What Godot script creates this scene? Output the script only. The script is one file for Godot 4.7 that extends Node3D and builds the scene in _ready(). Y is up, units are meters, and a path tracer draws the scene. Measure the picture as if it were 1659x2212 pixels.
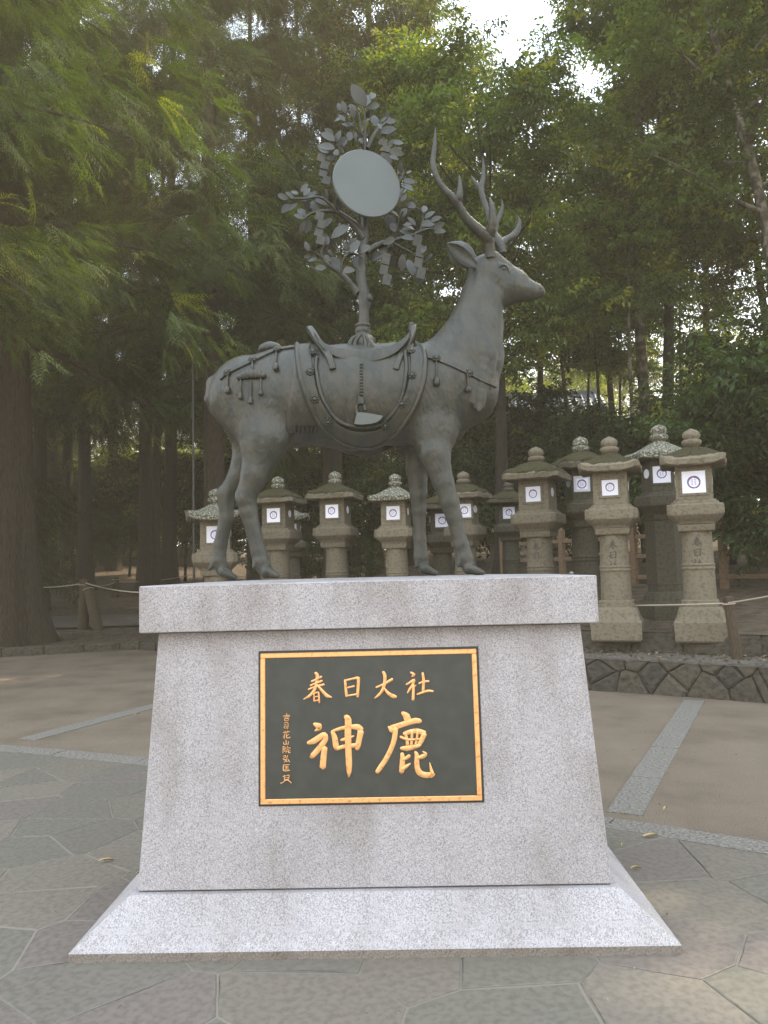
extends Node3D
# A bronze shrine deer on a granite pedestal, stone lanterns and a cedar wood behind it.

# ---------------------------------------------------------------- survey of the place
const FOCAL := 1661.0          # lens, in units of a frame 1659 wide and 2212 high
var eye := Vector3(0, 1.5, 0)
var ax: Vector3
var ay: Vector3
var az: Vector3
var rng := RandomNumberGenerator.new()
var mats := {}
const DEER_Z := -3.78
const PX := 0.002276           # one survey unit at the deer, in metres
const CORE := Vector2(-8.4, 10.5)   # middle of the round forecourt

func survey() -> void:
	var z0 := Vector3(sin(0.0215), 0, cos(0.0215))
	var x1 := Vector3(cos(0.0215), 0, -sin(0.0215))
	var y1 := Vector3(0, cos(0.0757), 0) + z0 * sin(0.0757)
	az = Vector3(0, -sin(0.0757), 0) + z0 * cos(0.0757)
	ax = x1 * cos(0.0248) - y1 * sin(0.0248)
	ay = x1 * sin(0.0248) + y1 * cos(0.0248)

func sight(px: float, py: float) -> Vector3:
	return ax * ((px - 829.5) / FOCAL) - ay * ((py - 1106.0) / FOCAL) - az

func at(px: float, py: float, z: float) -> Vector3:      # the measured point that lies on the plane z
	var d := sight(px, py)
	return eye + d * ((z - eye.z) / d.z)

func ground_at(px: float, py: float, y: float) -> Vector3:
	var d := sight(px, py)
	return eye + d * ((y - eye.y) / d.y)

func on_plane(px: float, py: float, p: Vector3, n: Vector3) -> Vector3:
	var d := sight(px, py)
	return eye + d * ((p - eye).dot(n) / d.dot(n))

func nums(s: String) -> PackedFloat64Array:
	return s.replace(";", ",").replace(" ", "").split_floats(",", false)

# ---------------------------------------------------------------- meshes
class MB:
	var v := PackedVector3Array()
	var ix := PackedInt32Array()
	var uv := PackedVector2Array()
	var col := PackedColorArray()
	var use_uv := false
	var use_col := false
	func vert(p: Vector3, c := Color.WHITE, t := Vector2.ZERO) -> int:
		v.append(p); col.append(c); uv.append(t)
		return v.size() - 1
	func tri(a: int, b: int, c: int) -> void:      # counter-clockwise seen from outside
		ix.append(a); ix.append(c); ix.append(b)
	func quad(a: int, b: int, c: int, d: int) -> void:
		tri(a, b, c); tri(a, c, d)
	func ftri(a: Vector3, b: Vector3, c: Vector3) -> void:
		tri(vert(a), vert(b), vert(c))
	func fquad(a: Vector3, b: Vector3, c: Vector3, d: Vector3) -> void:
		quad(vert(a), vert(b), vert(c), vert(d))
	func poly(pts: PackedVector3Array) -> void:
		var s := v.size()
		for p in pts: vert(p)
		for k in range(1, pts.size() - 1): tri(s, s + k, s + k + 1)
	func mesh(m: Material) -> ArrayMesh:
		var n := PackedVector3Array()
		n.resize(v.size())
		for t in range(0, ix.size(), 3):
			var a := ix[t]; var b := ix[t + 1]; var c := ix[t + 2]
			var f := (v[c] - v[a]).cross(v[b] - v[a])
			n[a] += f; n[b] += f; n[c] += f
		for k in n.size():
			n[k] = n[k].normalized() if n[k].length_squared() > 1e-20 else Vector3.UP
		var arr := []
		arr.resize(Mesh.ARRAY_MAX)
		arr[Mesh.ARRAY_VERTEX] = v
		arr[Mesh.ARRAY_NORMAL] = n
		if use_uv: arr[Mesh.ARRAY_TEX_UV] = uv
		if use_col: arr[Mesh.ARRAY_COLOR] = col
		arr[Mesh.ARRAY_INDEX] = ix
		var am := ArrayMesh.new()
		am.add_surface_from_arrays(Mesh.PRIMITIVE_TRIANGLES, arr)
		if m: am.surface_set_material(0, m)
		return am

	# a box with bevelled edges, placed by a transform
	func box(x: Transform3D, size: Vector3, bev := 0.004) -> void:
		var h := size * 0.5
		bev = minf(bev, minf(h.x, minf(h.y, h.z)) * 0.9)
		var g := func(sx: float, sy: float, sz: float, k: int) -> Vector3:
			var p := Vector3(sx * h.x, sy * h.y, sz * h.z)
			for a in 3:
				if a != k: p[a] -= signf(p[a]) * bev
			return x * p
		for k in 3:
			for s in [-1.0, 1.0]:
				var q := []
				for c in [[-1, -1], [1, -1], [1, 1], [-1, 1]]:
					var e := [0.0, 0.0, 0.0]
					e[k] = s; e[(k + 1) % 3] = float(c[0]); e[(k + 2) % 3] = float(c[1])
					q.append(g.call(e[0], e[1], e[2], k))
				if s > 0: fquad(q[0], q[1], q[2], q[3])
				else: fquad(q[3], q[2], q[1], q[0])
		var mid := x.origin
		for k in 3:                       # edges along axis k
			var i := (k + 1) % 3
			var j := (k + 2) % 3
			for s in [[-1, -1], [1, -1], [1, 1], [-1, 1]]:
				var e0 := [0.0, 0.0, 0.0]
				e0[i] = float(s[0]); e0[j] = float(s[1])
				var e1 := e0.duplicate()
				e0[k] = -1.0; e1[k] = 1.0
				var a: Vector3 = g.call(e0[0], e0[1], e0[2], i)
				var b: Vector3 = g.call(e1[0], e1[1], e1[2], i)
				var c: Vector3 = g.call(e1[0], e1[1], e1[2], j)
				var d: Vector3 = g.call(e0[0], e0[1], e0[2], j)
				if (b - a).cross(c - a).dot((a + c) * 0.5 - mid) > 0: fquad(a, b, c, d)
				else: fquad(d, c, b, a)
		for sx in [-1.0, 1.0]:
			for sy in [-1.0, 1.0]:
				for sz in [-1.0, 1.0]:
					var a: Vector3 = g.call(sx, sy, sz, 0)
					var b: Vector3 = g.call(sx, sy, sz, 1)
					var c: Vector3 = g.call(sx, sy, sz, 2)
					if (b - a).cross(c - a).dot(a - mid) > 0: ftri(a, b, c)
					else: ftri(c, b, a)

	# rings of equal length joined into a skin; rings wind counter-clockwise seen from the end they grow to
	func loft(rings: Array, smooth := true, cap0 := true, cap1 := true) -> void:
		var n: int = rings[0].size()
		if smooth:
			var s := v.size()
			for r in rings:
				for p in r: vert(p)
			for k in rings.size() - 1:
				for m in n:
					var a := s + k * n + m
					var b := s + k * n + (m + 1) % n
					quad(a, b, b + n, a + n)
		else:
			for k in rings.size() - 1:
				for m in n:
					fquad(rings[k][m], rings[k][(m + 1) % n], rings[k + 1][(m + 1) % n], rings[k + 1][m])
		if cap0:
			var r: PackedVector3Array = rings[0].duplicate()
			r.reverse()
			poly(r)
		if cap1: poly(rings[-1])

	func ring(c: Vector3, r: float, n: int, turn := 0.0, squash := 1.0) -> PackedVector3Array:
		var o := PackedVector3Array()
		for k in n:
			var a := TAU * k / n + turn
			o.append(c + Vector3(cos(a) * r, 0, -sin(a) * r * squash))
		return o

	# a turned or many-sided column: profile is radius, height, radius, height ...
	func column(base: Vector3, prof: PackedFloat64Array, n: int, turn := 0.0, smooth := true) -> void:
		var rings := []
		for k in range(0, prof.size(), 2):
			rings.append(ring(base + Vector3(0, prof[k + 1], 0), prof[k], n, turn))
		loft(rings, smooth)

	# a round rod through points, one radius each
	func tube(pts: PackedVector3Array, rad: PackedFloat64Array, n := 8, flat := 1.0, side := Vector3.ZERO) -> void:
		var rings := []
		var ref := Vector3(0.13, 0.97, 0.2)
		for k in pts.size():
			var t := (pts[mini(k + 1, pts.size() - 1)] - pts[maxi(k - 1, 0)]).normalized()
			var b := t.cross(ref)
			if side != Vector3.ZERO: b = side - t * side.dot(t)
			elif b.length() < 0.1: b = t.cross(Vector3(1, 0.1, 0))
			b = b.normalized()
			var c := t.cross(b).normalized()
			ref = c if side == Vector3.ZERO and b.length() > 0 else ref
			if side == Vector3.ZERO:
				ref = b.cross(t)
				if absf(ref.dot(t)) > 0.9: ref = Vector3(0.13, 0.97, 0.2)
			var r := PackedVector3Array()
			for m in n:
				var a := TAU * m / n
				r.append(pts[k] + (b * cos(a) + c * sin(a) * flat) * rad[k])
			rings.append(r)
		loft(rings, true)

	func ball(c: Vector3, r: Vector3, n := 12, m := 7, x := Basis.IDENTITY) -> void:
		var s := v.size()
		for k in m + 1:
			var a := PI * k / m
			for j in n:
				var b := TAU * j / n
				vert(c + x * Vector3(sin(a) * cos(b) * r.x, -cos(a) * r.y, -sin(a) * sin(b) * r.z))
		for k in m:
			for j in n:
				var p := s + k * n + j
				var q := s + k * n + (j + 1) % n
				quad(p, q, q + n, p + n)

func smooth_path(p: PackedVector3Array, times := 1) -> PackedVector3Array:      # Catmull-Rom through the points
	var o := PackedVector3Array()
	for k in p.size() - 1:
		var a := p[maxi(k - 1, 0)]
		var d := p[mini(k + 2, p.size() - 1)]
		for s in times + 1:
			o.append(p[k].cubic_interpolate(p[k + 1], a, d, float(s) / (times + 1)))
	o.append(p[-1])
	return o

func smooth_nums(p: PackedFloat64Array, times := 1) -> PackedFloat64Array:
	var o := PackedFloat64Array()
	for k in p.size() - 1:
		for s in times + 1:
			o.append(lerpf(p[k], p[k + 1], float(s) / (times + 1)))
	o.append(p[-1])
	return o

# ---------------------------------------------------------------- objects
func obj(called: String, shape: Mesh, parent: Node = self) -> MeshInstance3D:
	var o := MeshInstance3D.new()
	o.name = called
	o.mesh = shape
	parent.add_child(o, true)
	return o

func part(called: String, mb: MB, m: Material, parent: Node) -> MeshInstance3D:
	return obj(called, mb.mesh(m), parent)

func tag(o: Node, label: String, category: String, group := "", kind := "") -> Node:
	if label: o.set_meta("label", label)
	if category: o.set_meta("category", category)
	if group: o.set_meta("group", group)
	if kind: o.set_meta("kind", kind)
	return o

var taken := {}
func numbered(called: String) -> String:
	taken[called] = taken.get(called, -1) + 1
	return called if taken[called] == 0 else "%s_%03d" % [called, taken[called]]

func thing(called: String, label: String, category: String, where := Vector3.ZERO, turn := 0.0, group := "") -> Node3D:
	var o := Node3D.new()
	o.name = numbered(called)
	add_child(o)
	o.position = where
	o.rotation.y = turn
	tag(o, label, category, group)
	return o

func setting(called: String, where := Vector3.ZERO) -> Node3D:
	var o := Node3D.new()
	o.name = called
	add_child(o)
	o.position = where
	o.set_meta("kind", "structure")
	return o

# ---------------------------------------------------------------- materials
func lin(r: float, g: float, b: float) -> Color:
	return Color(r, g, b).linear_to_srgb()

func noise_tex(freq: float, stops: Array, size := 512, sd := 1, oct := 4, kind := FastNoiseLite.TYPE_SIMPLEX_SMOOTH, bump := false, height := 0) -> NoiseTexture2D:
	var f := FastNoiseLite.new()
	f.seed = sd
	f.noise_type = kind
	f.frequency = freq
	f.fractal_octaves = oct
	if kind == FastNoiseLite.TYPE_CELLULAR:
		f.cellular_return_type = FastNoiseLite.RETURN_CELL_VALUE
		f.cellular_jitter = 1.0
	var t := NoiseTexture2D.new()
	t.width = size
	t.height = height if height else size
	t.seamless = true
	t.seamless_blend_skirt = 0.15
	t.noise = f
	if stops.size():
		var g := Gradient.new()
		var offs := PackedFloat32Array()
		var cols := PackedColorArray()
		for s in stops:
			offs.append(s[0]); cols.append(s[1])
		g.offsets = offs
		g.colors = cols
		t.color_ramp = g
	return t

func mat(called: String, color: Color, rough := 0.8, metal := 0.0) -> StandardMaterial3D:
	var m := StandardMaterial3D.new()
	m.resource_name = called
	m.albedo_color = color
	m.roughness = rough
	m.metallic = metal
	mats[called] = m
	return m

func skin(m: StandardMaterial3D, tex: Texture2D, scale: Vector3, bump: Texture2D = null, depth := 0.2, world := true) -> StandardMaterial3D:
	m.uv1_triplanar = true
	m.uv1_world_triplanar = world
	m.uv1_triplanar_sharpness = 4.0
	m.uv1_scale = scale
	if tex: m.albedo_texture = tex
	if bump:
		m.heightmap_enabled = true
		m.heightmap_texture = bump
		m.heightmap_scale = depth
	return m

func gray(a: float, t := Color(1, 1, 1)) -> Color:
	return Color(t.r * a, t.g * a, t.b * a)

func make_materials() -> void:
	var hi := noise_tex(0.02, [], 512, 3, 5)
	var fine := noise_tex(0.12, [], 512, 9, 3)
	# polished-sawn granite: fine crystals in black, grey and white
	var speck := noise_tex(0.085, [[0.0, Color(0.52, 0.52, 0.54)], [0.20, Color(0.62, 0.62, 0.63)], [0.34, Color(0.74, 0.735, 0.74)], [0.6, Color(0.80, 0.795, 0.80)], [1.0, Color(0.90, 0.895, 0.89)]], 1024, 5, 2, FastNoiseLite.TYPE_CELLULAR)
	var stain := noise_tex(0.006, [[0.0, Color(0.84, 0.82, 0.79)], [0.40, Color(0.94, 0.93, 0.92)], [0.55, Color(0.98, 0.975, 0.97)], [1.0, Color(1, 1, 1)]], 512, 15, 6)
	var g := mat("granite", Color(0.83, 0.812, 0.81), 0.62)
	skin(g, speck, Vector3.ONE * 3.0, fine, 0.03)
	g.uv1_triplanar_sharpness = 40.0
	g.detail_enabled = true
	g.detail_albedo = stain
	g.detail_blend_mode = BaseMaterial3D.BLEND_MODE_MUL
	g.detail_uv_layer = BaseMaterial3D.DETAIL_UV_2
	g.uv2_triplanar = true
	g.uv2_world_triplanar = true
	g.uv2_scale = Vector3(0.9, 0.35, 0.9)
	# the side that rain and hands darken: the low lip of the base
	var gl := g.duplicate()
	gl.resource_name = "granite_lip"
	gl.albedo_color = Color(0.64, 0.60, 0.55)
	mats["granite_lip"] = gl
	# bronze with a dull grey-green patina
	var pat := noise_tex(0.014, [[0.0, Color(0.70, 0.74, 0.70)], [0.38, Color(0.84, 0.85, 0.81)], [0.6, Color(0.95, 0.93, 0.89)], [1.0, Color(1, 0.95, 0.87)]], 512, 21, 6)
	var b := mat("bronze", lin(0.053, 0.053, 0.044), 0.44, 0.2)
	skin(b, pat, Vector3(1.6, 0.8, 1.6), noise_tex(0.05, [], 512, 23, 5), 0.30, false)
	var lf := mat("bronze_leaf", lin(0.054, 0.055, 0.046), 0.45, 0.2)
	lf.resource_name = "bronze_leaf"
	var bl := mat("bronze_polished", lin(0.098, 0.108, 0.100), 0.42, 0.2)
	skin(bl, noise_tex(0.01, [[0.0, Color(0.92, 0.93, 0.92)], [1.0, Color(1, 1, 1)]], 256, 24, 4), Vector3.ONE * 1.0, null, 0.0, false)
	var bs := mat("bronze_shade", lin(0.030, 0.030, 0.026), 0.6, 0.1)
	# the plaque
	var pl := mat("plaque_field", lin(0.052, 0.055, 0.044), 0.45, 0.2)
	skin(pl, noise_tex(0.02, [[0.0, Color(0.85, 0.85, 0.85)], [1.0, Color(1, 1, 1)]], 256, 2, 4), Vector3.ONE * 2.0, fine, 0.02)
	var go := mat("gold_bronze", lin(0.90, 0.47, 0.19), 0.42, 0.55)
	skin(go, noise_tex(0.05, [[0.0, Color(0.72, 0.66, 0.60)], [0.35, Color(0.97, 0.95, 0.93)], [1.0, Color(1, 1, 1)]], 256, 8, 4), Vector3.ONE * 3.0)
	# weathered lantern stone, moss
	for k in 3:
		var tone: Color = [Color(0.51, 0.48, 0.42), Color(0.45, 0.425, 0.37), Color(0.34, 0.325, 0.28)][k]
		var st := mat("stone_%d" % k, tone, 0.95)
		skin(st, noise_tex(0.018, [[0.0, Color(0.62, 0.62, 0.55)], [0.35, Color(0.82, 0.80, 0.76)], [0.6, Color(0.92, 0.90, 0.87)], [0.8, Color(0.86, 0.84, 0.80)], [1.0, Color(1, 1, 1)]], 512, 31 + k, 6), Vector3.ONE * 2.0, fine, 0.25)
	var lich := mat("stone_lichen", Color(0.66, 0.66, 0.62), 0.95)
	skin(lich, noise_tex(0.03, [[0.0, Color(0.36, 0.34, 0.28)], [0.45, Color(0.52, 0.50, 0.44)], [0.62, Color(0.80, 0.80, 0.76)], [0.8, Color(1, 1, 0.98)], [1.0, Color(1, 1, 1)]], 512, 44, 6), Vector3.ONE * 1.6, hi, 0.8)
	var mo := mat("moss", lin(0.058, 0.050, 0.024), 1.0)
	skin(mo, noise_tex(0.03, [[0.0, Color(0.60, 0.52, 0.42)], [0.5, Color(0.9, 0.9, 0.75)], [1.0, Color(1.0, 1.0, 0.8)]], 512, 47, 5), Vector3.ONE * 2.0, fine, 1.0)
	mat("paper_0", lin(0.80, 0.79, 0.86), 0.8)
	mat("paper_1", lin(0.70, 0.69, 0.74), 0.8)
	mat("paper_2", lin(0.58, 0.58, 0.62), 0.8)
	mat("crest_ink", lin(0.16, 0.09, 0.22), 0.8)
	mat("crest_faint", lin(0.42, 0.38, 0.48), 0.8)
	mat("carved", lin(0.065, 0.06, 0.048), 0.95)
	# paving
	for k in 5:
		var tone: Color = [lin(0.175, 0.152, 0.122), lin(0.160, 0.143, 0.118), lin(0.190, 0.164, 0.132), lin(0.160, 0.148, 0.118), lin(0.172, 0.145, 0.124)][k]
		var fm := mat("flag_%d" % k, tone, 0.62)
		skin(fm, noise_tex(0.03, [[0.0, Color(0.80, 0.79, 0.77)], [0.45, Color(0.91, 0.91, 0.90)], [0.55, Color(0.95, 0.94, 0.93)], [1.0, Color(1, 1, 1)]], 1024, 60 + k, 7), Vector3.ONE * 0.8, hi, 0.22)
	mat("grout", lin(0.195, 0.172, 0.138), 0.95)
	var band := mat("band_stone", lin(0.245, 0.222, 0.192), 0.85)
	skin(band, noise_tex(0.05, [[0.0, Color(0.55, 0.55, 0.54)], [0.5, Color(0.88, 0.88, 0.87)], [1.0, Color(1, 1, 1)]], 512, 71, 5), Vector3.ONE * 1.5, noise_tex(0.035, [], 512, 72, 3), 1.0)
	var res := mat("resin_paving", lin(0.245, 0.195, 0.145), 0.9)
	skin(res, noise_tex(0.16, [[0.0, Color(0.56, 0.54, 0.52)], [0.5, Color(0.90, 0.89, 0.87)], [1.0, Color(1, 1, 1)]], 1024, 81, 3), Vector3.ONE * 0.9, fine, 0.7)
	res.detail_enabled = true
	res.detail_albedo = noise_tex(0.008, [[0.0, Color(0.80, 0.79, 0.77)], [0.5, Color(0.94, 0.93, 0.92)], [1.0, Color(1, 1, 1)]], 512, 82, 6)
	res.detail_blend_mode = BaseMaterial3D.BLEND_MODE_MUL
	res.detail_uv_layer = BaseMaterial3D.DETAIL_UV_2
	res.uv2_triplanar = true
	res.uv2_world_triplanar = true
	res.uv2_scale = Vector3.ONE * 0.25
	# earth, gravel, wall stones
	var soil := mat("soil", lin(0.115, 0.085, 0.055), 1.0)
	skin(soil, noise_tex(0.02, [[0.0, Color(0.5, 0.48, 0.45)], [0.5, Color(0.85, 0.82, 0.78)], [1.0, Color(1, 0.98, 0.95)]], 512, 91, 6), Vector3.ONE * 0.35, hi, 3.0)
	skin(mat("gravel", lin(0.22, 0.19, 0.155), 1.0), noise_tex(0.2, [[0.0, Color(0.5, 0.5, 0.5)], [1.0, Color(1, 1, 1)]], 512, 93, 2), Vector3.ONE * 0.6, fine, 1.5)
	for k in 4:
		var tone: Color = [lin(0.080, 0.070, 0.054), lin(0.092, 0.079, 0.060), lin(0.068, 0.063, 0.052), lin(0.10, 0.087, 0.068)][k]
		var wm := mat("wall_%d" % k, tone, 0.95)
		skin(wm, noise_tex(0.02, [[0.0, Color(0.55, 0.55, 0.52)], [0.5, Color(0.9, 0.88, 0.85)], [1.0, Color(1, 1, 1)]], 512, 100 + k, 6), Vector3.ONE * 1.2, hi, 1.2)
	mat("gap", lin(0.055, 0.048, 0.038), 1.0)
	# wood and bark
	var grain := noise_tex(0.05, [[0.0, Color(0.42, 0.40, 0.37)], [0.5, Color(0.8, 0.78, 0.75)], [1.0, Color(1, 1, 1)]], 512, 111, 4)
	var ridges := noise_tex(0.045, [], 512, 112, 3)
	skin(mat("cedar_bark", lin(0.088, 0.066, 0.047), 1.0), grain, Vector3(2.0, 0.14, 2.0), ridges, 5.0)
	skin(mat("bark_dark", lin(0.045, 0.036, 0.028), 1.0), grain, Vector3(2.4, 0.25, 2.4), ridges, 3.0)
	skin(mat("bark_pale", lin(0.16, 0.14, 0.11), 1.0), noise_tex(0.012, [[0.0, Color(0.35, 0.33, 0.30)], [0.5, Color(0.72, 0.70, 0.66)], [0.62, Color(1, 1, 0.97)], [1.0, Color(0.9, 0.9, 0.86)]], 512, 113, 5), Vector3(0.7, 0.5, 0.7), ridges, 2.0)
	skin(mat("timber", lin(0.34, 0.23, 0.145), 0.9), grain, Vector3(4, 0.6, 4), ridges, 0.8)
	skin(mat("post_wood", lin(0.13, 0.095, 0.06), 0.95), grain, Vector3(5, 0.5, 5), ridges, 1.0)
	mat("rope", lin(0.38, 0.32, 0.24), 0.95)
	mat("white_paint", lin(0.70, 0.68, 0.62), 0.7)
	mat("pole_metal", lin(0.06, 0.055, 0.05), 0.5, 0.4)
	mat("tile_blue", lin(0.16, 0.19, 0.24), 0.55)
	mat("plaster", lin(0.55, 0.52, 0.45), 0.9)
	# foliage (tints come with each spray)
	for k in ["needle", "leaf", "litter"]:
		var fm := mat(k, Color.WHITE, 0.62 if k == "leaf" else 0.8)
		fm.vertex_color_use_as_albedo = true
		fm.metallic_specular = 0.35
		fm.backlight_enabled = k != "litter"
		fm.backlight = [Color(0.90, 0.95, 0.45), Color(0.97, 1.0, 0.45), Color.BLACK][["needle", "leaf", "litter"].find(k)]
	mat("dry_leaf", lin(0.42, 0.30, 0.12), 0.8)

# ---------------------------------------------------------------- pedestal and plaque
const PED_X := -0.153
const CAP_TOP := 1.4574

func frustum(mb: MB, c: Vector2, y0: float, w0: Vector2, y1: float, w1: Vector2, bev := 0.006) -> void:
	# w are half sizes in x and z; corners are eased
	var rings := []
	for k in 2:
		var w: Vector2 = [w0, w1][k]
		var y: float = [y0, y1][k]
		var r := PackedVector3Array()
		for s in [[1, -1, 0], [1, -1, 1], [-1, -1, 1], [-1, -1, 0], [-1, 1, 0], [-1, 1, 1], [1, 1, 1], [1, 1, 0]]:
			var b: Vector2 = Vector2(0, bev) if s[2] == 0 else Vector2(bev, 0)
			r.append(Vector3(c.x + s[0] * (w.x - b.x), y, c.y + s[1] * (w.y - b.y)))
		rings.append(r)
	mb.loft(rings, false)

func make_pedestal() -> void:
	var p := thing("pedestal", "grey speckled granite pedestal with battered sides under the bronze deer", "pedestal", Vector3.ZERO)
	var zc := -3.2845 - 0.53
	var c := Vector2(PED_X, zc)
	var m := MB.new()
	var bz := -zc - 3.0777
	frustum(m, c, -0.02, Vector2(1.1833, bz), 0.0433, Vector2(1.1833, bz), 0.004)
	part("base_lip", m, mats.granite_lip, p)
	m = MB.new()
	frustum(m, c, 0.0433, Vector2(1.1833, bz), 0.0473, Vector2(1.180, bz - 0.003), 0.004)
	frustum(m, c, 0.0473, Vector2(1.180, bz - 0.003), 0.19, Vector2(1.006, bz - 0.18), 0.003)
	part("base", m, mats.granite, p)
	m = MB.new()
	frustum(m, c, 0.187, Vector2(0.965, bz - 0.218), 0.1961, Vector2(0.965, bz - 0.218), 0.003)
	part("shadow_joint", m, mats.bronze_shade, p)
	m = MB.new()
	var zb := -zc - 3.2799
	var zt := -zc - 3.3492
	frustum(m, c, 0.1961, Vector2(0.9792, zb - 0.002), 0.199, Vector2(0.9812, zb), 0.004)
	frustum(m, c, 0.199, Vector2(0.9812, zb), 1.250, Vector2(0.9123, zt), 0.005)
	part("body", m, mats.granite, p)
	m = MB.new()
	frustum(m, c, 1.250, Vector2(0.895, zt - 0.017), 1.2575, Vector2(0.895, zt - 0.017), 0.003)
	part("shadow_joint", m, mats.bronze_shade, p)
	m = MB.new()
	var w := Vector2(0.9765, 0.53)
	frustum(m, c, 1.2575, w - Vector2(0.004, 0.004), 1.2615, w, 0.005)
	frustum(m, c, 1.2615, w, 1.4534, w, 0.005)
	frustum(m, c, 1.4534, w, 1.4574, w - Vector2(0.004, 0.004), 0.005)
	frustum(m, c, 1.4574, w - Vector2(0.004, 0.004), 1.4664, Vector2(0.62, 0.20), 0.03)   # the top is crowned so that rain runs off
	part("cap", m, mats.granite, p)

	# a pebble left on the cap
	m = MB.new()
	m.ball(Vector3.ZERO, Vector3(0.011, 0.008, 0.009), 8, 5)
	var s := part("pebble", m, mats.band_stone, self)
	s.position = Vector3(0.79, 1.4655, -3.62)
	tag(s, "tiny pale pebble lying on the pedestal's top beside the right hooves", "pebble")

# brush strokes: x, y, half width, ... in the plaque's own survey units
func brush(mb: MB, s: String, to_place: Callable, lift: float, up: Vector3, w_scale: float) -> void:
	var q := nums(s)
	var pts := PackedVector3Array()
	var wid := PackedFloat64Array()
	for k in range(0, q.size(), 3):
		pts.append(Vector3(q[k], q[k + 1], 0))
		wid.append(q[k + 2])
	if pts.size() < 2: return
	pts = smooth_path(pts, 2)
	wid = smooth_nums(wid, 2)
	var n := pts.size()
	var out_l := []
	var out_r := []
	var edge := 0.16
	for k in n:
		var t := (pts[mini(k + 1, n - 1)] - pts[maxi(k - 1, 0)]).normalized()
		var s2 := Vector3(-t.y, t.x, 0)
		out_l.append([pts[k] + s2 * wid[k] * w_scale, pts[k] + s2 * wid[k] * w_scale * (1.0 - edge)])
		out_r.append([pts[k] - s2 * wid[k] * w_scale, pts[k] - s2 * wid[k] * w_scale * (1.0 - edge)])
	# rounded ends
	for e in 2:
		var k: int = 0 if e == 0 else n - 1
		var t := (pts[1] - pts[0]).normalized() if e == 0 else (pts[n - 2] - pts[n - 1]).normalized()
		var tip := pts[k] - t * wid[k] * w_scale * 0.75
		var tip_in := pts[k] - t * wid[k] * w_scale * 0.45
		if e == 0:
			out_l.push_front([tip, tip_in]); out_r.push_front([tip, tip_in])
		else:
			out_l.append([tip, tip_in]); out_r.append([tip, tip_in])
	var base := mb.v.size()
	for k in out_l.size():
		for e in [[out_l[k][0], 0.0], [out_l[k][1], 1.0], [out_r[k][1], 1.0], [out_r[k][0], 0.0]]:
			var p: Vector3 = to_place.call(e[0].x, e[0].y)
			mb.vert(p + up * (lift * e[1] - 0.001 * (1.0 - e[1])))
	for k in out_l.size() - 1:
		for j in 3:
			var a := base + k * 4 + j
			mb.quad(a, a + 4, a + 5, a + 1)

const GLYPH_SPRING := "400,120,13,420,150,17,408,240,15,392,268,12|362,206,10,405,188,10,460,160,13|352,246,10,405,224,10,466,200,12|332,284,9,400,256,10,486,236,12|412,240,15,385,300,15,340,350,14,284,380,5|428,250,10,470,300,15,512,344,19,560,360,6|386,322,8,388,360,8,388,400,8|392,322,7,425,311,8,434,330,9,438,412,10|394,356,6,428,350,6|392,396,8,436,388,8"
const GLYPH_SUN := "690,192,12,697,280,13,705,352,14|695,196,10,760,180,10,812,170,15|822,168,15,817,260,15,812,356,13|715,266,9,780,252,10|710,346,10,810,330,10"
const GLYPH_GREAT := "992,264,9,1060,236,12,1120,202,14,1152,182,13|1060,112,14,1078,150,17,1074,230,16,1050,300,15,1010,345,12,976,370,5|1068,268,8,1110,320,16,1160,350,21,1188,356,14"
const GLYPH_SHRINE := "1328,116,8,1362,140,17,1338,160,5|1286,236,9,1325,216,13,1362,192,15,1350,236,13,1320,282,12,1298,320,7|1356,240,15,1356,300,14,1352,386,15|1374,252,6,1382,240,5|1410,226,10,1455,208,10,1506,204,12|1446,122,12,1456,200,15,1450,300,14|1392,332,9,1450,312,12,1500,298,13,1548,302,11"
const GLYPH_GOD := "385,618,12,432,642,34,438,664,22,394,688,6|324,806,14,380,790,30,440,752,30,488,724,26,500,770,26,460,830,28,410,890,28,368,934,27,350,936,12|492,850,28,480,950,31,472,1045,31|565,690,17,590,760,28,600,830,30,612,868,22|572,690,14,650,664,18,740,650,21,815,652,32,846,684,30|844,690,32,830,760,29,815,830,29,806,868,20|648,778,10,700,766,20,776,738,8|612,860,20,700,836,20,800,830,24|692,545,22,720,580,34,718,700,34,722,850,32,728,1000,32,730,1085,24,726,1140,4"
const GLYPH_DEER := "1246,508,14,1288,545,36,1302,592,34|1136,654,22,1200,642,28,1290,612,28,1380,588,29,1426,596,22|1112,644,8,1140,676,26,1160,690,24|1182,662,26,1172,760,26,1140,860,25,1090,960,25,1030,1050,25,1000,1092,20|1262,718,18,1330,696,24,1400,690,26,1466,712,26|1270,704,15,1290,760,16,1300,830,17|1462,716,27,1440,770,25,1412,826,22|1344,690,14,1340,770,13,1336,830,13|1398,692,13,1390,770,12,1376,826,13|1230,744,15,1300,772,12,1420,768,10|1232,856,14,1290,858,28,1370,842,22,1418,828,18|1246,904,16,1250,960,25,1246,1040,28,1240,1092,23|1256,968,12,1296,948,20,1318,926,16|1246,1062,20,1290,1032,18,1328,1004,5|1372,888,10,1390,930,24,1390,1020,26,1410,1088,30,1460,1116,30,1530,1118,29,1562,1112,10|1542,1112,22,1526,1050,13,1514,994,3|1398,952,16,1450,936,24,1478,912,16,1444,886,5"
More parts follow.
